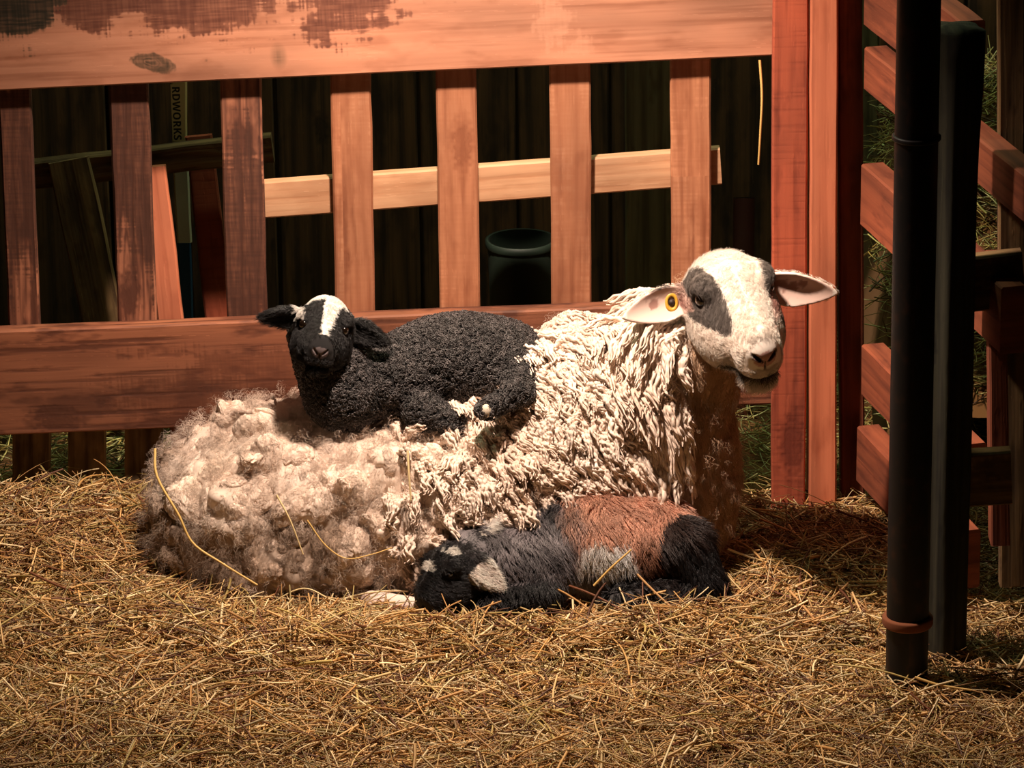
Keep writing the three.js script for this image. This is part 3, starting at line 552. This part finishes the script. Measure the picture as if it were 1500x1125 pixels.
  strew(E, 'fleece_locks', locks, furMat, bg, 10500, 3, (p, n, r) => {
    if (p.y < 0 || inHead(p) || !facing(p, n) || r() > sstep(-0.24, 0.0, p.x)) return null;
    if (p.x > 0.285 && p.z > 0.15) return null;
    const f = flow(p, n), L = 0.032 + 0.06 * r() * (0.5 + sstep(0.1, 0.25, p.x)), w = (0.05 + 0.05 * r()); const c = woolColor(p, [0, 0, 0]), k = 0.85 + 0.3 * r();
    return { y: f.addScaledVector(n, 0.05 + 0.25 * r()), z: n, s: [w * 1.0, L, w], c: c.map((q) => Math.min(0.95, q * k)), at: p.clone().addScaledVector(n, -0.004) };
  });
  strew(E, 'fleece_tufts', puffs, furMat, bg, 2600, 5, (p, n, r) => {
    if (p.y < -0.01 || inHead(p) || !facing(p, n) || r() < sstep(-0.28, -0.02, p.x)) return null;
    const R = 0.012 + 0.024 * r() * r(), f = flow(p, n), c = woolColor(p, [0, 0, 0]), k = 0.85 + 0.3 * r();
    return { y: f, z: n, s: [R * (0.8 + 0.5 * r()), R * (1 + 0.8 * r()), R * 0.65], c: c.map((q) => Math.min(0.95, q * k)), at: p.clone().addScaledVector(n, -R * 0.35) };
  });
  strew(E, 'fleece_fuzz', fuzz, furMat, bg, 8000, 7, (p, n, r) => {
    if (p.y < -0.01 || inHead(p) || !facing(p, n) || (p.x > -0.05 && r() < 0.8)) return null;
    const f = flow(p, n); f.addScaledVector(V(r() - 0.5, r() - 0.5, r() - 0.5), 1.6); const L = 0.012 + 0.020 * r(), c = woolColor(p, [0, 0, 0]);
    return { y: f.addScaledVector(n, 0.2), z: n, s: [L, L, L], c, at: p.clone().addScaledVector(n, 0.004 + 0.012 * r()) };
  });
  const shortHair = [1, 2, 3].map((k) => hairGeo(k * 3, { bow: 0.08, wave: 0.03, freq: 1, segs: 4, r: 0.028, bundle: 6, spread: 0.9 }));
  strew(E, 'face_hair', shortHair, furMat, hg, 26000, 9, (p, n, r) => {
    const l = toLocal(ewe.f, 1, p.x, p.y, p.z); if (!facing(p, n)) return null;
    if (l[2] > 0.18 && l[1] > -0.03) return null; if (Math.hypot(Math.abs(l[0]) - 0.056, l[1] - 0.018, l[2] - 0.045) < 0.0165) return null;
    const earA = Math.abs(l[0]) > 0.078; if (earA && (n.dot(camDir(0, -0.2, 1)) > 0.2 || r() < 0.5)) return null;
    const poll = earA ? 0 : sstep(0.01, -0.05, l[2]), c = [0, 0, 0]; eweHeadColor(p, n, c);
    const dir = ewe.f.z.clone().multiplyScalar(-0.4).addScaledVector(ewe.f.y, poll * 0.9).addScaledVector(V(0, -1, 0), l[1] < -0.03 || l[2] < -0.06 ? 0.9 : 0.1).addScaledVector(ewe.f.x, (r() - 0.5) * 0.8); if (l[2] > 0.02 && l[1] > 0) dir.copy(ewe.f.z).addScaledVector(ewe.f.x, Math.sign(l[0]) * 0.6 + (r() - 0.5) * 0.5);
    dir.addScaledVector(n, -dir.dot(n)).normalize(); const L = mix(0.007, 0.017, Math.max(poll, earA ? 0 : sstep(-0.03, -0.08, l[1]))) * (0.7 + 0.6 * r()), k = 0.9 + 0.2 * r();
    return { y: dir.addScaledVector(n, 0.06 + 0.3 * poll), z: n, s: [Math.min(L, 0.009), L, Math.min(L, 0.009)], c: c.map((q) => Math.min(0.95, q * k)) };
  });
  const chest = [1, 2, 3].map((k) => hairGeo(k * 3 + 31, { bow: 0.15, wave: 0.06, freq: 1.4, segs: 5, r: 0.04, bundle: 4, spread: 0.5 }));
  strew(E, 'chest_hair', chest, furMat, bg, 42000, 11, (p, n, r) => {
    if (p.x < 0.27 || p.y < -0.01 || inHead(p) || !facing(p, n)) return null;
    const d = V(0.1 + (r() - 0.5) * 0.6, -1, 0.1 + (r() - 0.5) * 0.6); d.addScaledVector(n, -d.dot(n)).normalize(); const L = 0.014 + 0.012 * r(), c = woolColor(p, [0, 0, 0]), k = 0.85 + 0.3 * r();
    return { y: d.addScaledVector(n, 0.2), z: n, s: [0.011, L, 0.011], c: c.map((q) => Math.min(0.95, q * k)) };
  });
  ewe.woolColor = woolColor; ewe.bg = bg;
}
console.log('ewe done');

// ------------------------------------------------------------------ the black lamb on her back
const BLACK = lin(0x1a1818), CHAR = lin(0x2b2a2b), CURL = lin(0x3a3635);
{
  const f = frame(W(475, 478, 0.33), camDir(-0.03, -0.42, 0.90), camDir(0.98, -0.2, 0.05)), s = 0.64;
  f.O.addScaledVector(f.z, -0.03).addScaledVector(f.y, -0.014);
  const eL = ear([-0.048, 0.022, -0.01], [-0.96, -0.22, 0.05], [0, -0.2, 1], 0.125, 0.032, 0.007, 0.35), eR = ear([0.05, 0.014, -0.01], [0.93, -0.24, 0.1], [0, 0.1, 1], 0.125, 0.034, 0.007, 0.35);
  const hf = headField(0.64, [eL, eR], { smile: 0.6, dome: 0.042 });
  const nb = toWorld(f, s, [0, -0.05, -0.05]);
  const bodyF = (x, y, z) => {
    let d = ell(x, y, z, [-0.085, 0.355, 0.225], [0.135, 0.080, 0.085]);
    d = smin(d, ell(x, y, z, [-0.005, 0.345, 0.235], [0.065, 0.066, 0.075]), 0.03);
    d = smin(d, ell(x, y, z, [-0.19, 0.335, 0.25], [0.075, 0.065, 0.07]), 0.03);
    d = smin(d, cone(x, y, z, [-0.282, 0.325, 0.28], [nb.x, nb.y, nb.z], 0.068, 0.056), 0.03);
    d = smin(d, cone(x, y, z, [-0.15, 0.30, 0.32], [-0.10, 0.285, 0.335], 0.032, 0.02), 0.02);                 // folded foreleg
    const a = W(790, 545, 0.28), b = W(760, 575, 0.35), c = W(712, 600, 0.39);
    d = smin(d, cone(x, y, z, [a.x - 0.03, a.y, a.z], [b.x, b.y, b.z], 0.035, 0.022), 0.02);
    d = smin(d, cone(x, y, z, [b.x, b.y, b.z], [c.x, c.y, c.z], 0.02, 0.015), 0.012);
    d = smin(d, cone(x, y, z, [0.03, 0.33, 0.26], [0.055, 0.315, 0.28], 0.022, 0.012), 0.015);                 // tail
    return d;
  };
  const L = thing('black_lamb', 'black curly lamb with a white forehead blaze lying on the ewe', 'lamb', V(-0.12, 0.27, 0.25));
  const bg = nets((x, y, z) => bodyF(x, y, z) - 0.004 * (f3(x * 70, y * 70, z * 70, 2) - 0.5), [-0.40, 0.2, 0.1], [0.10, 0.46, 0.44], 0.005);
  const hg = nets((x, y, z) => { const l = toLocal(f, s, x, y, z); return smin(hf(l[0], l[1], l[2]) * s, cone(x, y, z, [-0.25, 0.33, 0.27], [nb.x, nb.y, nb.z], 0.058, 0.042), 0.02); }, [f.O.x - 0.14, f.O.y - 0.14, f.O.z - 0.13], [f.O.x + 0.14, f.O.y + 0.08, f.O.z + 0.15], 0.0024);
  const hc = (p, n, o) => {
    const [x, y, z] = toLocal(f, s, p.x, p.y, p.z); o[0] = BLACK[0]; o[1] = BLACK[1]; o[2] = BLACK[2]; const rg = (f3(p.x * 150, p.y * 150, p.z * 150) - 0.5) * 0.016;
    const cx = 0.012 - 0.10 * (z - 0.02), wd = z < 0.01 ? 0.05 : mix(0.024, 0.007, clamp((z - 0.01) / 0.09));
    if (y > -0.01 && Math.abs(x - (z < 0.01 ? 0.0 : cx)) + rg < wd && z < 0.115 && z > -0.035 + Math.abs(x) * 0.2) mixc(o, WHITE, 0.95, o);
    if (Math.hypot(x / 0.022, (y + 0.013) / 0.016, (z - 0.138) / 0.022) < 1) mixc(o, lin(0x665a5a), 1, o);
    if (z > 0.09 && Math.abs(y + 0.0585 - 0.0072 * Math.pow(clamp((0.19 - (0.03 + (z - 0.03) / 0.64)) / 0.09), 2) + 6 * x * x) < 0.006) mixc(o, lin(0x050505), 0.9, o);
    if (eL.co(x, y, z)[0] > 0.02 && eL.co(x, y, z)[0] < 0.25 && Math.abs(x) > 0.055 && y > 0.03) mixc(o, WHITE, 0.6, o);
  };
  paint(bg, (p, n, o) => mixc(lin(0x0c0b0b), BLACK, f3(p.x * 40, p.y * 40, p.z * 40), o)); paint(hg, hc);
  const hoofP = W(712, 602, 0.40), hoof = new THREE.SphereGeometry(0.009, 12, 10).scale(1, 1.3, 1).translate(hoofP.x, hoofP.y, hoofP.z);
  part(L, 'body', mergeGeometries([bg, hg]), new THREE.MeshStandardMaterial({ vertexColors: true, roughness: 0.95 }));
  part(L, 'hoof', hoof, new THREE.MeshStandardMaterial({ color: 0xd9cbb6, roughness: 0.6 }), 'pale hoof tip');
  for (const q of [-1, 1]) part(L, 'eye', eyeGeo(f, s, [q * 0.0525, 0.018, 0.045], 0.0135), eyeMat);
  // curls: little loops
  const curl = [0, 1, 2, 3].map((k) => { const q = RNG(k + 50), G = []; for (let b = 0; b < 3; b++) { const ph = q() * 6, R = 0.28 + 0.2 * q(), ox = (q() - 0.5) * 0.7, oy = (q() - 0.5) * 0.7, tn = 0.8 + 0.7 * q(); G.push(tube((t) => V(ox + R * Math.cos(ph + t * 6.28 * tn) * (1 - 0.3 * t), oy + R * Math.sin(ph + t * 6.28 * tn) * (1 - 0.3 * t), 0.5 * t + 0.12 * Math.sin(t * 9 + ph)), (t) => 0.13 * (1 - 0.6 * t), { segs: 12, sides: 5 })); } return mergeGeometries(G); });
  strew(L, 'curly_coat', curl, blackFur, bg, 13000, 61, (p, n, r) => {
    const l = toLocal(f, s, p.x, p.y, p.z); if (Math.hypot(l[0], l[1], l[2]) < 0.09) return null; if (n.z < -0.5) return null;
    const y = V(r() - 0.5, r() - 0.5, r() - 0.5); y.addScaledVector(n, -y.dot(n)); const R = 0.0045 + 0.005 * r(), k = mix(0.6, 4.0, r() * r());  // some curls coloured much paler, painting highlights and sheen into the coat
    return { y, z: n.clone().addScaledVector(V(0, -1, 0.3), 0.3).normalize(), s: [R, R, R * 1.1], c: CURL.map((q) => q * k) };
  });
  const sh = [1, 2].map((k) => hairGeo(k * 3 + 70, { bow: 0.15, wave: 0.04, freq: 1, segs: 4, r: 0.05, bundle: 4, spread: 0.6 }));
  strew(L, 'face_hair', sh, blackFur, hg, 14000, 63, (p, n, r) => {
    const l = toLocal(f, s, p.x, p.y, p.z); if (l[2] > 0.118 && l[1] > -0.03) return null; if (Math.hypot(Math.abs(l[0]) - 0.056, l[1] - 0.018, l[2] - 0.045) < 0.019) return null;
    const c = [0, 0, 0]; hc(p, n, c); const dir = f.z.clone().multiplyScalar(l[2] > 0.02 ? 0.3 : -0.5).addScaledVector(f.x, Math.sign(l[0]) * (Math.abs(l[0]) > 0.06 ? 1.4 : 0.4) + (r() - 0.5) * 0.6).addScaledVector(V(0, -1, 0), 0.5); dir.addScaledVector(n, -dir.dot(n)).normalize();
    const Ln = (Math.abs(l[0]) > 0.07 ? 0.011 : 0.006) * (0.7 + 0.6 * r()), k = 0.85 + 0.5 * r();
    return { y: dir.addScaledVector(n, 0.25), z: n, s: [Math.min(Ln, 0.006), Ln, Math.min(Ln, 0.006)], c: c.map((q) => Math.min(0.9, q * k)) };
  });
}
console.log('black lamb done');

// ------------------------------------------------------------------ the sleeping lamb in front of her
{
  const f = frame(W(664, 826, 0.475), camDir(-0.62, -0.70, 0.35), camDir(0.55, -0.10, 0.83)), s = 0.62;
  const camL = (x, y, z) => { const d = camDir(x, y, z); return [d.dot(f.x), d.dot(f.y), d.dot(f.z)]; };
  const eA = ear([0.052, 0.015, -0.02], [0.55, -0.75, 0.05], [0.75, 0.5, 0.1], 0.13, 0.036, 0.008, 0.3), eB = ear(toLocal(f, s, ...W(688, 790, 0.445).toArray()), camL(0.82, 0.55, 0.0), camL(-0.4, 0.5, 0.8), 0.105, 0.032, 0.008, 0.3);
  const hf = headField(0.72, [eA, eB], { smile: 0.3 });
  const nb = toWorld(f, s, [0, -0.02, -0.06]);
  const P = (px, py, z) => { const q = W(px, py, z); return [q.x, q.y, q.z]; };
  const LEGS = [[P(1000, 800, 0.46), P(1030, 850, 0.49), 0.045, 0.028], [P(1030, 850, 0.49), P(1052, 872, 0.50), 0.026, 0.016], [P(1010, 870, 0.50), P(900, 880, 0.51), 0.024, 0.017], [P(800, 868, 0.50), P(720, 884, 0.52), 0.024, 0.016]];
  const bodyF = (x, y, z) => {
    let d = ell(x, y, z, [0.135, 0.088, 0.412], [0.13, 0.093, 0.078]);
    d = smin(d, ell(x, y, z, [0.225, 0.088, 0.41], [0.085, 0.086, 0.078]), 0.03);
    d = smin(d, ell(x, y, z, [0.045, 0.06, 0.43], [0.075, 0.07, 0.07]), 0.03);
    d = smin(d, cone(x, y, z, [0.02, 0.06, 0.44], [nb.x, nb.y, nb.z], 0.058, 0.046), 0.025);
    d = smin(d, cone(x, y, z, P(1000, 800, 0.46), P(1030, 850, 0.49), 0.045, 0.028), 0.02);                      // hind leg
    d = smin(d, cone(x, y, z, P(1030, 850, 0.49), P(1052, 872, 0.50), 0.026, 0.016), 0.012);
    d = smin(d, cone(x, y, z, P(1010, 870, 0.50), P(900, 880, 0.51), 0.024, 0.017), 0.015);
    d = smin(d, cone(x, y, z, P(800, 868, 0.50), P(720, 884, 0.52), 0.024, 0.016), 0.015);                       // foreleg
    return d;
  };
  const L = thing('sleeping_lamb', 'charcoal and rust brown lamb asleep on the hay before the ewe', 'lamb', V(0.1, 0, 0.42));
  const bg = nets(bodyF, [-0.14, -0.05, 0.3], [0.42, 0.2, 0.6], 0.005);
  const hg = nets((x, y, z) => { const l = toLocal(f, s, x, y, z); return smin(hf(l[0], l[1], l[2]) * s, cone(x, y, z, [0.02, 0.06, 0.44], [nb.x, nb.y, nb.z], 0.055, 0.043), 0.02); }, [f.O.x - 0.15, f.O.y - 0.15, f.O.z - 0.14], [f.O.x + 0.15, f.O.y + 0.12, f.O.z + 0.15], 0.0026);
  const RUST = lin(0xc29078), GREY = lin(0x8a8284), LIGHT = lin(0xf2ede8), BROWN = lin(0x6e4836), INK = lin(0x151315);
  const coat = (p, n, o) => {
    const rg = (f3(p.x * 45, p.y * 45, p.z * 45) - 0.5) * 0.06, x = p.x + rg, y = p.y + rg * 0.6;
    mixc(lin(0x2f2c2e), GREY, clamp(0.5 + (f3(p.x * 30 + 4, p.y * 30, p.z * 30) - 0.5) * 2.2), o);
    const rs = sstep(0.085, 0.13, x + 0.35 * (y - 0.13)); mixc(o, RUST, rs * sstep(0.085, 0.12, y + 0.5 * Math.max(0, x - 0.2)), o);
    const wl = Math.hypot((x - 0.155 - 0.2 * (0.11 - y)) / 0.05, (y - 0.105) / 0.035); if (wl < 1) mixc(o, LIGHT, 0.95 * sstep(1, 0.7, wl), o);
    if (x > 0.21) mixc(o, BROWN, 0.85 * sstep(0.135, 0.10, y - (x - 0.21) * 0.25), o);
    for (const [q0, q1, r0, r1] of LEGS) if (cone(p.x, p.y, p.z, q0, q1, r0, r1) + rg * 0.2 < 0.006) mixc(o, INK, 0.95, o);       // black legs
    if (x > 0.275 && y < 0.125) mixc(o, INK, 0.92, o);
  };
  const hc = (p, n, o) => {
    const [x, y, z] = toLocal(f, s, p.x, p.y, p.z), rg = (f3(p.x * 120, p.y * 120, p.z * 120) - 0.5) * 0.02; mixc(INK, lin(0x3a3536), z < -0.02 ? 0.7 : 0.1, o);
    for (const e of [eA, eB]) { const [a, b] = e.co(x, y, z); if (a > 0.3 && Math.abs(b) < 1.2 && Math.hypot(x, y, z + 0.03) > 0.075) mixc(lin(0xe8cfc0), WHITE, clamp(f3(p.x * 90, p.y * 90, p.z * 90) + 0.2), o); }
    if (Math.hypot(x - 0.035, y - 0.045, z + 0.005) + rg < 0.018 || Math.hypot(x + 0.0, y - 0.055, z - 0.06) + rg < 0.016) mixc(o, WHITE, 0.85, o);
    if (Math.hypot(x - 0.01, y - 0.07, z - 0.0) + rg < 0.012) mixc(o, WHITE, 0.8, o);
  };
  paint(bg, coat); paint(hg, hc);
  part(L, 'body', mergeGeometries([bg, hg]), new THREE.MeshStandardMaterial({ vertexColors: true, roughness: 0.7 }));
  for (const q of [-1, 1]) part(L, 'eye', eyeGeo(f, s, [q * 0.0525, 0.018, 0.045], 0.012), eyeMat);
  const hair = [1, 2, 3, 4].map((k) => hairGeo(k * 9 + 5, { bow: 0.2, wave: 0.06, freq: 1.3, segs: 6, r: 0.035, bundle: 4, spread: 0.35 }));
  strew(L, 'wavy_coat', hair, blackFur, bg, 14000, 71, (p, n, r) => {
    const l = toLocal(f, s, p.x, p.y, p.z); if (Math.hypot(l[0], l[1], l[2]) < 0.11) return null; if (p.y < -0.02 || n.z < -0.6) return null;
    const c = [0, 0, 0]; coat(p, n, c); const d = V(0.25 + (f3(p.x * 25, p.y * 25, p.z * 25) - 0.5) * 1.8, -0.9, 0.2 + (f3(p.x * 25 + 7, p.y * 25, p.z * 25) - 0.5) * 1.2); d.addScaledVector(n, -d.dot(n)).normalize();
    const Ln = (0.016 + 0.014 * r()) * (p.x > 0.24 ? 1.3 : 1), k = 0.45 + 1.1 * f3(p.x * 60, p.y * 60, p.z * 60, 2) + 0.3 * r();
    return { y: d.addScaledVector(n, 0.25), z: n, s: [0.014, Ln, 0.014], c: c.map((q) => Math.min(0.9, q * k)) };
  });
  const sh = [1, 2].map((k) => hairGeo(k * 3 + 80, { bow: 0.15, wave: 0.04, freq: 1, segs: 4, r: 0.05, bundle: 4, spread: 0.6 }));
  strew(L, 'face_hair', sh, blackFur, hg, 12000, 73, (p, n, r) => {
    const l = toLocal(f, s, p.x, p.y, p.z); if (l[2] > 0.135 && l[1] > -0.03) return null; if (Math.hypot(Math.abs(l[0]) - 0.056, l[1] - 0.018, l[2] - 0.045) < 0.015) return null;
    const c = [0, 0, 0]; hc(p, n, c); const dir = f.z.clone().multiplyScalar(-0.5).addScaledVector(f.x, Math.sign(l[0]) * (Math.abs(l[0]) > 0.06 ? 1.2 : 0.3) + (r() - 0.5) * 0.6).addScaledVector(V(0, -1, 0), 0.6); dir.addScaledVector(n, -dir.dot(n)).normalize();
    const Ln = (Math.hypot(l[0], l[1], l[2] + 0.02) > 0.085 ? 0.014 : 0.007) * (0.7 + 0.6 * r()), k = 0.7 + 0.5 * r();
    return { y: dir.addScaledVector(n, 0.25), z: n, s: [Math.min(Ln, 0.006), Ln, Math.min(Ln, 0.006)], c: c.map((q) => Math.min(0.9, q * k)) };
  });
}
console.log('lambs done');

// ------------------------------------------------------------------ loose hay
const strawMat = new THREE.MeshStandardMaterial({ color: 0xffffff, roughness: 0.55 });
function strawGeo(seed) {
  const q = RNG(seed), b1 = (q() - 0.5) * 1.3, b2 = (q() - 0.5) * 1.0, kink = q() < 0.4 ? (q() - 0.5) * 0.9 : 0, kt = 0.3 + 0.4 * q(), flat = 0.5 + 0.5 * q();
  const g = tube((t) => V(b1 * t * (t - 1) + Math.max(0, t - kt) * kink, t - 0.5, b2 * t * (t - 1) + Math.max(0, t - kt) * kink * 0.4), (t) => 0.5 * (1 - 0.35 * t), { segs: 7, sides: 5 });
  return { b1, b2, kink, kt, flat };
}
// straws need their width apart from their length, so the bend is baked for a few slenderness classes
const straws = []; for (let k = 0; k < 16; k++) { const o = strawGeo(k * 3 + 1), sl = 0.0085 + 0.0145 * (k % 5) / 4; straws.push(tube((t) => V(o.b1 * t * (t - 1) + Math.max(0, t - o.kt) * o.kink, t - 0.5, o.b2 * t * (t - 1) + Math.max(0, t - o.kt) * o.kink * 0.4), (t) => sl * (1 - 0.4 * t), { segs: 8, sides: 4 })); }
{
  const H = thing('hay', 'loose golden hay strewn over the floor of the pen', 'hay', V(0, 0, 0.6), null, 'stuff');
  const r = RNG(2024), lists = straws.map(() => []); const C = [lin(0xdcb47c), lin(0xcc9e60), lin(0xf0d8a8), lin(0xb8884e), lin(0x9c7242), lin(0x6e4026), lin(0xb49c5c), lin(0xe6c488)];
  const put = (x, z, lift, tilt, lmin, lmax, green) => {
    const a = r() * 6.2832, el = (r() - 0.5) * tilt, y = V(Math.cos(a) * Math.cos(el), Math.sin(el), Math.sin(a) * Math.cos(el)), up = V((r() - 0.5), 1, (r() - 0.5)).normalize(), xx = V(0, 0, 0).crossVectors(y, up).normalize(), zz = V(0, 0, 0).crossVectors(xx, y);
    const L = lmin + (lmax - lmin) * r() * r(), c = C[(r() * C.length) | 0], k = 0.45 + 0.85 * r();
    const w = clamp(0.075 / L, 0.6, 1.6) * L;
    lists[(r() * straws.length) | 0].push([new THREE.Matrix4().makeBasis(xx.multiplyScalar(w), y.multiplyScalar(L), zz.multiplyScalar(w)).setPosition(x, hayH(x, z) + lift, z - 0.6), green ? [c[0] * k * 0.6, c[1] * k * 0.8, c[2] * k * 0.6] : c.map((q) => q * k)]);
  };
  for (let i = 0; i < 70000; i++) { const x = -1.15 + 2.3 * r(), z = -0.02 + 1.4 * r(); if (((x + 0.12) / 0.42) ** 2 + ((z - 0.2) / 0.17) ** 2 < 1) continue; put(x, z, -0.016 + 0.034 * r(), 0.8, 0.04, 0.22); }
  for (let i = 0; i < 2500; i++) { const x = -1.15 + 2.3 * r(), z = 0.0 + 1.35 * r(); if (((x + 0.08) / 0.55) ** 2 + ((z - 0.22) / 0.26) ** 2 < 1) continue; put(x, z, 0.012 + 0.012 * r(), 1.1, 0.06, 0.2); }
  for (let i = 0; i < 9000; i++) { const x = -1.3 + 2.6 * r(), z = -0.9 + 0.85 * r(); put(x, z, 0.03 * r(), 0.9, 0.04, 0.16, true); }
  const flush = (H) => straws.forEach((g, k) => { const Lk = lists[k], im = new THREE.InstancedMesh(g, strawMat, Lk.length), c = new THREE.Color(); im.name = 'hay_stalks' + (k ? '_' + String(k).padStart(3, '0') : ''); im.userData.kind = 'stuff'; Lk.forEach(([m, q], i) => { im.setMatrixAt(i, m); im.setColorAt(i, c.setRGB(...q)); }); H.add(shade(im)); lists[k] = []; });
  flush(H);
  const heap = thing('hay_heap', 'heap of greener hay piled outside the side fence', 'hay', V(0, 0, 0.6), null, 'stuff');
  { const n = 40, pos = [], idx = []; for (let j = 0; j <= n; j++) for (let i = 0; i <= n; i++) { const x = mix(0.64, 1.5, i / n), z = mix(-0.94, 0.02, j / n); pos.push(x, hayH(x, z) + pileH(x, z) - 0.03, z); } for (let j = 0; j < n; j++) for (let i = 0; i < n; i++) { const a = j * (n + 1) + i, b = a + n + 1; idx.push(a, b, a + 1, a + 1, b, b + 1); } part(heap, 'heap_core', geoFrom(pos, null, null, idx), hayBase).userData.kind = 'stuff'; }
  for (let i = 0; i < 7000; i++) { const x = 0.66 + 0.7 * r(), z = -0.9 + 0.9 * r(), q = pileH(x, z); if (q < 0.02) continue; put(x, z, q - 0.01 + 0.03 * r(), 1.3, 0.05, 0.18, true); }
  flush(heap);
}
// single stalks caught in the fleece and on the posts: pixel, z
{
  const sm = new THREE.MeshStandardMaterial({ color: 0xdcb56c, roughness: 0.5 }), sm2 = new THREE.MeshStandardMaterial({ color: 0xe8cf9a, roughness: 0.5 });
  const stalk = (pts, r, m, label) => { const c = new THREE.CatmullRomCurve3(pts.map((q) => W(...q))); solo('straw_stalk', tube((t) => c.getPoint(t), (t) => r * (1 - 0.3 * t), { segs: 24, sides: 6 }), m, label, 'straw'); };
  stalk([[227, 657, 0.40], [229, 695, 0.425], [262, 755, 0.452], [282, 795, 0.462], [325, 825, 0.475], [377, 857, 0.485]], 0.0024, sm, 'long bent straw stalk hanging down the soiled rump fleece');
  stalk([[597, 660, 0.43], [599, 695, 0.445], [602, 733, 0.455]], 0.0022, sm2, 'short straight upright straw stalk stuck in the flank fleece');
  stalk([[405, 725, 0.45], [424, 760, 0.462], [444, 812, 0.47]], 0.0018, sm2, 'thin straw stalk slanting down the middle of the fleece');
  stalk([[450, 762, 0.46], [478, 800, 0.47], [507, 818, 0.475], [545, 812, 0.475], [575, 802, 0.47]], 0.0014, sm, 'thin curved straw stalk sagging across the lower fleece');
  stalk([[1113, 88, 0.012], [1116, 140, 0.02], [1114, 190, 0.02], [1111, 241, 0.012]], 0.0024, sm, 'straw stalk hanging beside the top of the red post');
  stalk([[1168, 778, 0.14], [1186, 800, 0.17], [1187, 826, 0.19], [1176, 854, 0.21]], 0.0024, sm2, 'pale hooked straw stalk curling up near the corner post');
  stalk([[870, 858, 0.52], [895, 832, 0.52], [925, 805, 0.515]], 0.0022, sm, 'straw stalk leaning across the flank of the sleeping lamb');
  stalk([[380, 895, 0.5], [445, 862, 0.51], [490, 880, 0.52], [560, 890, 0.52]], 0.0014, sm2, 'thin arched straw stalk on the hay below the fleece');
  stalk([[1340, 992, 0.86], [1375, 1003, 0.87], [1423, 1011, 0.88]], 0.0024, sm, 'straw stalk lying at the foot of the log post');
}

// ------------------------------------------------------------------ lamps
{
  const p = LAMP.pos, L = thing('heat_lamp', 'hanging heat lamp with a metal reflector above the sheep', 'lamp', p.clone());
  const metal = new THREE.MeshStandardMaterial({ color: 0xb8b8b8, roughness: 0.35, metalness: 1, side: THREE.DoubleSide });
  part(L, 'reflector', lathe([[0.025, 0.16], [0.03, 0.12], [0.085, 0.09], [0.125, 0.035], [0.13, 0.03], [0.128, 0.03], [0.083, 0.085], [0.028, 0.115], [0.022, 0.16]], 40).translate(p.x, p.y, p.z), metal);
  part(L, 'bulb', lathe([[0.001, 0.045], [0.02, 0.047], [0.042, 0.06], [0.047, 0.075], [0.03, 0.1], [0.014, 0.12], [0.001, 0.125]], 30).translate(p.x, p.y, p.z), new THREE.MeshStandardMaterial({ color: 0xffe2c0, emissive: LAMP.color, emissiveIntensity: 3 }));
  part(L, 'cord', new THREE.CylinderGeometry(0.004, 0.004, 2.2, 8).translate(p.x, p.y + 1.26, p.z), new THREE.MeshStandardMaterial({ color: 0x111111 }));
  const s = new THREE.SpotLight(LAMP.color, LAMP.cd, 0, 1.0, 1, 2); s.position.set(0, 0.03, 0); s.target.position.set(0.04, -1.5, -0.5); s.castShadow = true; s.shadow.radius = 2.2; s.shadow.mapSize.set(2048, 2048); s.name = 'lamp_light'; L.add(s, s.target); s.target.name = 'aim';
}
{
  const p = TUBE.pos, L = thing('tube_light', 'dim greenish tube light under the barn ceiling', 'lamp', p.clone());
  part(L, 'housing', new THREE.BoxGeometry(1.5, 0.05, 0.1).translate(p.x, p.y + 0.05, p.z), new THREE.MeshStandardMaterial({ color: 0xcccccc, roughness: 0.6 }));
  part(L, 'tube', new THREE.CylinderGeometry(0.013, 0.013, 1.44, 16).rotateZ(Math.PI / 2).translate(p.x, p.y + 0.005, p.z), new THREE.MeshStandardMaterial({ color: 0xffffff, emissive: TUBE.color, emissiveIntensity: 1 }));
  const a = new THREE.RectAreaLight(TUBE.color, TUBE.power, 1.44, 0.05); a.position.set(0, -0.012, 0); a.rotation.x = -Math.PI / 2; a.name = 'tube_glow'; L.add(a);
}
renderer.render(scene, camera);
